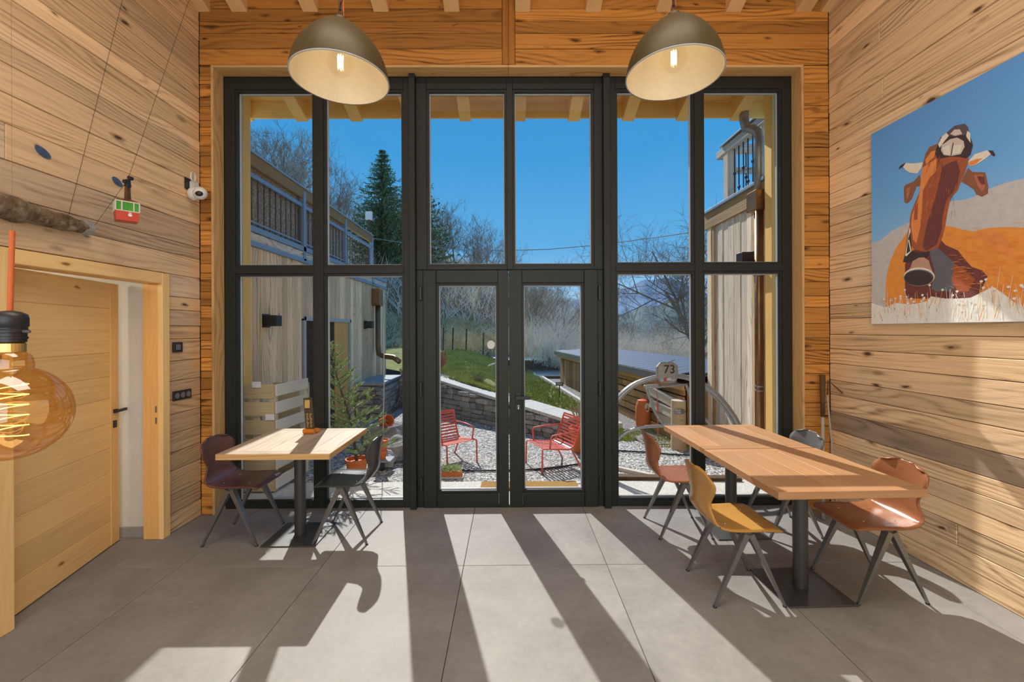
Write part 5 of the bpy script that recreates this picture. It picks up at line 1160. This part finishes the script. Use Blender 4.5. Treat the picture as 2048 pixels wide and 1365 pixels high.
# ---- objects in the yard
p = gnd(1286, 858, -.03); s7 = p.y/F; t = place('red_barrel', 'red plastic barrel with a cut-out neck beside the low shed', 'barrel', (p.x, p.y, -.03))
b = MB(); b.lathe([(.095, 0), (.115, .06), (.125, .2), (.122, .36), (.10, .45), (.085, .48)], (p.x, p.y, -.03), 20, cap0=True); smooth_angle(b.build('body', M_['terracotta'], t), 60)
b = MB(); b.lathe([(.09, .475), (.092, .485), (.06, .495), (.001, .497)], (p.x, p.y, -.03), 20); b.build('lid', M_['chairred'], t)
b = MB(); n = 14; cpt = V((p.x+.035, p.y-.112, .32)); b.prism([cpt+V((.042*math.cos(2*PI*i/n), 0, .075*math.sin(2*PI*i/n)+.03)) for i in range(n)], (0, -.008, 0)); b.build('neck_panel', M_['white_edge'], t)
b = MB(); b.prism([cpt+V((.018*math.cos(2*PI*i/n), -.010, .018*math.sin(2*PI*i/n))) for i in range(n)], (0, -.006, 0)); b.box(cpt.x-.003, cpt.x+.003, cpt.y-.016, cpt.y-.01, cpt.z, cpt.z+.07); b.build('tap', M_['copper'], t)
p = at(1357, 855, 6.0); Yp = 6.0; t = place('signed_stump', 'upright log with a grey arrow sign lettered in white beside the low shed', 'stump', (p.x, Yp, -.03))
zt = at(1356, 801, Yp).z; r0 = 14*Yp/F; b = MB(); b.lathe([(r0*1.12, 0), (r0*1.05, .12), (r0, .3), (r0*1.0, zt+.03)], (p.x, Yp, -.03), 18); o = b.build('log', MW['pallet'], t, smooth=True); o.color = (.85, .72, .55, 1)
b = MB(); b.lathe([(r0, zt), (.001, zt+.006)], (p.x, Yp, 0), 18); b.build('cut_face', M_['ring'], t)
zs0, zs1 = at(1356, 825.5, Yp).z, at(1356, 815.5, Yp).z; b = MB(); yq = Yp-r0*1.08; xa, xb = at(1349, 820, yq).x, at(1372, 820, yq).x
b.prism([(xa, yq, zs0), (xb-.04, yq, zs0), (xb, yq, (zs0+zs1)/2), (xb-.04, yq, zs1), (xa, yq, zs1)], (0, -.012, 0)); sgn = b.build('arrow_sign', M_['signgrey'], t)
def text(s, name, mat, parent, loc, size, rot=(PI/2, 0, 0), ext=.0006, ax='LEFT'):
    cu = bpy.data.curves.new(name, 'FONT'); cu.body = s; cu.size = size; cu.extrude = ext; cu.align_x = ax
    tmp = bpy.data.objects.new(name+'_curve', cu); COL.objects.link(tmp); dg = bpy.context.evaluated_depsgraph_get(); me = bpy.data.meshes.new_from_object(tmp.evaluated_get(dg))
    bpy.data.objects.remove(tmp, do_unlink=True); bpy.data.curves.remove(cu); me.materials.clear(); me.materials.append(mat)
    o = bpy.data.objects.new(name, me); COL.objects.link(o); o.parent = parent; o.location = V(loc)-org(parent); o.rotation_euler = rot; return o
hh = zs1-zs0
text('BAR', 'lettering', M_['letter'], sgn, (xa+.008, yq-.0135, zs0+hh*.54), hh*.58); text('1900', 'lettering', M_['letter'], sgn, (xa+.006, yq-.0135, zs0+hh*.08), hh*.56)
b = MB(); p0 = at(1316, 850, 6.7); p1 = at(1314.5, 764, 6.7); b.tube([V((p0.x, p0.y, -.05)), p1], .011, 8); tag(b.build('red_stake', M_['chairred']), 'thin red stake standing between barrel and stump', 'stake')

# old chairlift chair with its number plate
YC = 4.98; t = place('chairlift_chair', 'old tubular chairlift chair with a curved bar and plate number 73 outside the right window', 'chairlift', (at(1350, 850, YC).x, YC, -.03))
arc = [(1196, 905), (1204, 862), (1218, 826), (1237, 798), (1268, 771), (1305, 757), (1345, 752), (1385, 759), (1425, 782), (1456, 816), (1478, 852), (1490, 890), (1496, 930)]
pts = [at(a, c, YC) for a, c in arc]; pts = [V(q) for q in catmull([tuple(q) for q in pts], 4)]
b = MB(); b.tube(pts, .030, 10); b.tube([q+V((0, .10, -.012)) for q in pts], .022, 8); b.build('curved_bar', M_['silver'], t, smooth=True)
def tb(nm, L_, r, Y=YC-.1, dy=0):
    P_ = [at(a, c, Y+dy*i) for i, (a, c) in enumerate(L_)]; b = MB(); b.tube([V(q) for q in catmull([tuple(q) for q in P_], 4)], r, 8); return b.build(nm, M_['silver'], t, smooth=True)
tb('hanger_bar', [(1288, 774), (1300, 772), (1318, 771)], .017); tb('frame_tube', [(1291, 773), (1301, 802), (1312, 828), (1333, 856), (1362, 880)], .017); tb('frame_tube', [(1372, 770), (1382, 796), (1394, 822), (1412, 840), (1432, 860)], .017)
tb('seat_loop', [(1226, 905), (1232, 884), (1252, 866), (1280, 856), (1312, 853), (1350, 853), (1392, 860)], .018, YC-.25); tb('cross_tube', [(1288, 776), (1374, 770)], .014)
tb('leg', [(1196, 905), (1192, 925)], .026, YC); tb('leg', [(1496, 930), (1497, 926)], .026, YC)
for a in (1196, 1496): q = at(a, 900, YC); b = MB(); b.tube([(q.x, YC, q.z+.02), (q.x, YC, -.03)], .028, 8); b.build('foot_tube', M_['silver'], t)
oc = [(1322, 726), (1346, 726), (1354.5, 733), (1355, 754), (1350, 762), (1344, 765), (1321, 764), (1315, 756), (1314.5, 735)]
YP = YC-.16; P_ = [at(a, c, YP) for a, c in oc]; b = MB(); b.prism(P_, (0, .05, 0)); b.f[0:2] = [b.f[0][::-1], b.f[1][::-1]]; pt = b.build('number_plate', M_['plate'], t)
ring_pts = P_+[P_[0]]; b = MB(); b.tube([q-V((0, .002, 0)) for q in P_], .008, 5, True); b.build('plate_rim', M_['silver'], pt)
q = at(1327, 747, YP-.003); text('73', 'lettering', M_['dark_letter'], pt, (q.x, YP-.004, q.z), .135, ext=.001)
q = at(1330, 762.3, YP-.003); MB().box(q.x-.01, q.x+.02, YP-.006, YP-.003, q.z, q.z+.035).build('red_mark', M_['red'], pt)
q2 = at(1333, 762, YP); MB().box(q2.x, q2.x+.07, YP-.006, YP-.003, q2.z+.004, q2.z+.013).box(q2.x, q2.x+.05, YP-.006, YP-.003, q2.z+.018, q2.z+.027).build('lettering', M_['letter'], pt)
for px in (1323.5, 1347): q = at(px, 761, YP); b = MB(); b.prism([(q.x+.018*math.cos(2*PI*i/12), YP-.003, q.z+.018*math.sin(2*PI*i/12)) for i in range(12)], (0, -.004, 0)); b.build('round_mark', M_['gasket'], pt)
q = at(1351, 720, YP); b = MB(); b.tube([at(1336, 726, YP+.02), at(1345, 722, YP+.03), q+V((0, .03, 0))], .006, 5); b.build('wire_end', M_['silver'], pt)

# red slatted garden chairs
def garden_chair(name, lab, loc, rz):
    t = empty(name, loc, rz, lab, 'chair', 'red slatted garden chairs'); t.scale = (.76, .76, .74); W = .58
    # local: seat faces +X
    for sy in (-1, 1):
        b = MB(); b.tube([(.30, sy*W/2, 0), (.29, sy*W/2, .36), (.27, sy*W/2, .385), (.05, sy*W/2, .355), (-.18, sy*W/2, .325), (-.27, sy*W/2, .36), (-.34, sy*W/2, .52), (-.43, sy*W/2, .80)], .0145, 8); b.build('side_frame', M_['chairred'], t, world=False, smooth=True)
        b = MB(); b.tube([(.16, sy*W/2, .37), (.16, sy*(W/2+.03), .55), (.13, sy*(W/2+.03), .585), (-.10, sy*(W/2+.03), .60), (-.36, sy*W/2, .60)], .0135, 8); b.build('armrest', M_['chairred'], t, world=False, smooth=True)
        b = MB(); b.tube([(-.22, sy*W/2, .335), (-.40, sy*(W/2+.01), .0)], .0145, 8); b.build('rear_leg', M_['chairred'], t, world=False, smooth=True)
    sl = [(.27, .387), (.215, .379), (.16, .372), (.105, .364), (.05, .357), (-.005, .35), (-.06, .342), (-.115, .335), (-.17, .329), (-.225, .338), (-.27, .365), (-.295, .415), (-.315, .465), (-.333, .515), (-.35, .565), (-.367, .615), (-.384, .665), (-.40, .715), (-.415, .765), (-.428, .80)]
    for i, (x, z) in enumerate(sl):
        d = V((sl[min(i+1, 19)][0]-sl[max(i-1, 0)][0], 0, sl[min(i+1, 19)][1]-sl[max(i-1, 0)][1])).normalized(); n_ = V((d.z, 0, -d.x)); b = MB(); b.obox((x, -W/2, z), (x, W/2, z), .030, .008, n_ if n_.z > 0 or abs(n_.x) > .5 else -n_); b.build('slat', M_['chairred'], t, world=False)
    return t
fa, fb_ = gnd(1083, 944, -.03), gnd(1055, 927, -.03); garden_chair('garden_chair', 'red slatted garden chair seen through the right glass door, facing left', (.50, 5.28, -.03), R(203))
garden_chair('garden_chair', 'red slatted garden chair seen through the left glass door, partly hidden by the frame', (-.735, 5.48, -.03), R(-50))
# pots
def pot(name, lab, c, r, h, mat='terracotta', group=None, foot=None):
    t = place(name, lab, 'pot', c, group); b = MB(); pf = [(r*.68, 0), (r*.72, .01), (r*.95, h*.80), (r*1.06, h*.82), (r*1.08, h), (r*.98, h), (r*.93, h*.86), (r*.001, h*.84)]
    b.lathe(pf, c, 22, cap0=True); smooth_angle(b.build('body', M_[mat], t), 40); return t
pc_ = at(1156, 905, 5.85); pot('round_planter', 'round red planter half hidden by the right door stile', (pc_.x+.06, 5.9, -.03), .17, .33); shrub('dry_shrub', 'dry reddish leafless shrub growing in the round red planter', 'shrub', (pc_.x+.06, 5.9, .24), .45, 46, (M_['twig_brown'], M_['twig_brown']), .45, 7, .012)
q = gnd(902, 958, -.03); t = place('flower_trough', 'low terracotta trough with grey-green succulents at the edge of the gravel', 'planter', (q.x, q.y+.05, -.03))
MB().cbox(q.x-.13, q.x+.12, q.y, q.y+.11, -.03, .035, .012).build('trough', M_['terracotta'], t); MB().cbox(q.x-.15, q.x+.14, q.y-.02, q.y+.12, -.03, -.01, .004).build('saucer', M_['concrete'], t)
b = MB(); r_ = random.Random(2)
for i in range(420):
    x, y = q.x+r_.uniform(-.11, .10), q.y+r_.uniform(.0, .11); z = .03+r_.random()*.07; d = V((r_.uniform(-1, 1), r_.uniform(-1, 1), r_.uniform(0, 1)))*.03; b.add([(x, y, z), (x+.012, y, z+.004), V((x, y, z))+d], [(0, 1, 2)])
o = b.build('succulents', M_['fir'], t); o['kind'] = 'stuff'
# potted fir by the left window
fp = at(716, 962, 4.78); fc = V((fp.x-.02, 4.80, -.015)); t = place('potted_fir', 'small green fir tree in a terracotta pot outside the left window', 'tree', fc)
b = MB(); b.lathe([(.085, 0), (.115, .20), (.125, .20), (.125, .235), (.11, .235), (.105, .20), (.001, .2)], fc, 20, cap0=True); smooth_angle(b.build('pot', M_['terracotta'], t), 40)
tip = at(662, 690, 4.95); tr = [fc+V((0, 0, .2)), fc+V((-.06, .03, .6)), fc+(tip-fc)*.72, tip]; b = MB(); b.tube(tr, [.018, .014, .009, .003], 7); b.build('trunk', M_['bark_dark'], t)
nd = MB(); tw = MB(); r_ = random.Random(6)
def trunk(q):
    i = min(2, int(q*3)); return tr[i]+(tr[i+1]-tr[i])*(q*3-i)
def needles(p0, p1, n, ln):
    d = (p1-p0).normalized(); s1 = d.orthogonal().normalized(); s2 = d.cross(s1)
    for i in range(n):
        q = p0+(p1-p0)*r_.random(); a = r_.uniform(0, 2*PI); o_ = (s1*math.cos(a)+s2*math.sin(a)); e_ = q+(o_*.75+d*.75)*ln*r_.uniform(.7, 1.1); w = d.cross(o_)*.0026
        nd.add([q-w, q+w, e_], [(0, 1, 2)])
for i in range(62):
    q = .04+.93*(i/61); L = .42*(1-q)**.75+.07; a = i*2.399+r_.uniform(-.3, .3); p0 = trunk(q); d = V((math.cos(a), math.sin(a), .38+.5*q)).normalized(); p1 = p0+d*L*r_.uniform(.8, 1.1)-V((0, 0, .05*L)); tw.tube([p0, p1], [.005, .002], 4); needles(p0+(p1-p0)*.12, p1, int(330*L)+30, .024)
    for k in range(5 if L > .2 else 2):
        f = r_.uniform(.35, .92); s0_ = p0+(p1-p0)*f; sd2 = Matrix.Rotation((1 if k % 2 else -1)*r_.uniform(.5, .95), 3, 'Z') @ d; s1_ = s0_+sd2*L*.42*(1.15-f*.6); tw.tube([s0_, s1_], [.003, .0015], 4); needles(s0_, s1_, int(380*L*.5)+22, .022)
needles(trunk(.8), tip, 160, .024); tw.build('branches', M_['bark_dark'], t); o = nd.build('needles', M_['fir'], t); o['kind'] = 'stuff'
# stacked terracotta pots on a dark stand
q = at(764, 918, 5.15); zz0 = q.z; t = pot('terracotta_pot', 'upper bright orange terracotta pot stacked on another beside the fir', (q.x, 5.15, zz0+.10), .078, .13); pot('terracotta_pot', 'lower small terracotta pot under the bright orange one', (q.x, 5.15, zz0), .062, .105)
t = place('pot_stand', 'dark metal stand carrying the two stacked terracotta pots', 'stand', (q.x, 5.15, -.03)); b = MB(); b.tube([(q.x, 5.15, -.03), (q.x, 5.15, zz0-.012)], .03, 10); b.build('column', M_['black'], t); MB().cbox(q.x-.09, q.x+.13, 5.05, 5.25, zz0-.018, zz0, .004).build('shelf', M_['slate'], t)
q = at(769, 845, 6.2); b = MB(); b.tube([(q.x, 6.2, q.z-.05), (q.x, 6.2, -.03)], [.24, .30], 9)
for i, (px, py, Y, s, lab) in enumerate(((776, 880, 6.1, .36, 'large dark boulder under the lying pot by the left window post'), (792, 905, 5.6, .26, 'grey boulder in front of the larger one by the left window post'), (770, 940, 5.35, .17, 'small dark stone beside the pot stand'))):
    q = at(px, py, Y); b = MB(); b.blob((q.x, Y, max(q.z-.05, s*.35-.03)), s*1.0, s*.8, s*.72, .35, 14, 10, i+3, rot=i); o = b.build('boulder', M_['boulder']); tag(o, lab, 'stone', 'boulders beside the fir')
q = at(772, 843, 5.95); t = place('lying_pot', 'orange terracotta pot lying on its side on the large boulder', 'pot', (q.x, 5.95, q.z)); b = MB(); prf = [(.001, -.10), (.055, -.10), (.078, .04), (.086, .045), (.086, .07), (.07, .07), (.05, -.06), (.001, -.08)]
b.lathe(prf, (0, 0, 0), 20); mrot = Matrix.Rotation(R(70), 3, 'Y') @ Matrix.Rotation(R(30), 3, 'X'); b.v = [tuple(V((q.x, 5.95, q.z))+mrot @ V(p_)) for p_ in b.v]; smooth_angle(b.build('body', M_['terracotta'], t), 40)
b = MB(); b.tube([at(768, 680, 5.3), at(768, 780, 5.25), at(766, 885, 5.17)], .005, 6); tag(b.build('bamboo_cane', M_['white_edge']), 'thin pale cane standing in the stacked terracotta pot', 'cane')

# pallet crate
pc0 = at(478, 800, 4.86); xa, xb = -2.80, -2.42; t = place('pallet_crate', 'grey wooden pallet crate with pale slatted side outside the left window', 'crate', ((xa+xb)/2, 4.7, -.015))
r_ = random.Random(12)
zs_ = [0, .20, .39, .585, .775, .955]
for i, z in enumerate(zs_):
    k = r_.uniform(.8, 1.1); board('slat', t, ((xa+xb)/2, 4.40+r_.uniform(-.006, .006), z+.075), (1, 0, 0), (0, 0, 1), xb-xa, .145 if i != 2 else .16, .02, MW['pallet'], (k*.86, k*.74, k*.55))
    a0_, a1_ = V((xb+.012, 4.41, z+.08)), V((xb+.07, 4.98, z+.095)); board('side_slat', t, (a0_+a1_)/2, a1_-a0_, (0, 0, 1), (a1_-a0_).length, .12, .018, MW['pallet_white'], (1, 1, 1))
for x, y, m in ((xa+.04, 4.44, 'pallet'), (xb-.03, 4.44, 'pallet'), (xb+.025, 4.98, 'pallet_white'), ((xa+xb)/2, 4.44, 'pallet')): board('upright', t, (x, y, .545), (0, 0, 1), (1, 0, 0), 1.10, .07, .05, MW[m], (.95, .92, .88))
board('back_panel', t, (-2.56, 5.02, .52), (1, 0, 0), (0, 0, 1), .42, 1.06, .02, MW['pallet'], (.75, .7, .62))
for px, py in ((513, 770), (540, 835)): q = at(px, py, 4.386); MB().box(q.x-.045, q.x+.045, 4.382, 4.388, q.z-.03, q.z+.03).build('paper_label', M_['letter'], t)
# hose, timber edging on the gravel
b = MB(); b.tube([gnd(px, py, -.015) for px, py in ((855, 939), (900, 941), (960, 942), (1010, 941), (1060, 940), (1110, 936), (1180, 925), (1237, 902), (1290, 905), (1340, 909), (1392, 912), (1450, 915))], .011, 6); tag(b.build('garden_hose', M_['black'], smooth=True), 'black hose lying across the gravel', 'hose')
p0, p1 = gnd(1225, 956, -.01), gnd(1480, 960, -.01); b = MB(); b.obox(p0, p1, .10, .06); tag(b.build('timber_edging', M_['darkwood']), 'dark timber edging beam on the gravel outside the right window', 'beam')
p0, p1 = gnd(1222, 934, -.01), gnd(1330, 958, -.01); b = MB(); b.obox(p0, p1, .06, .04); tag(b.build('edging_plank', M_['white_edge']), 'pale plank lying slantwise on the gravel outside the right window', 'plank')
# weeds on the gravel
b = MB(); r_ = random.Random(77)
for cx_, cy_, rad, n in ((1262, 868, .16, 300), (1375, 885, .45, 900), (1250, 880, .12, 200), (1330, 862, .22, 500), (790, 700, .0, 0)):
    c = gnd(cx_, cy_, -.03)
    for i in range(n):
        a, r0 = r_.uniform(0, 6.28), rad*r_.random()**.5; x, y = c.x+r0*math.cos(a)*1.5, c.y+r0*math.sin(a); b.add([(x-.006, y, -.03), (x+.006, y, -.03), (x+r_.uniform(-.04, .04), y+r_.uniform(-.03, .03), -.03+r_.uniform(.02, .08))], [(0, 1, 2)])
tag(b.build('weeds', M_['grass']), 'tufts of green weed growing in the gravel by the low shed', 'weeds', kind='stuff')
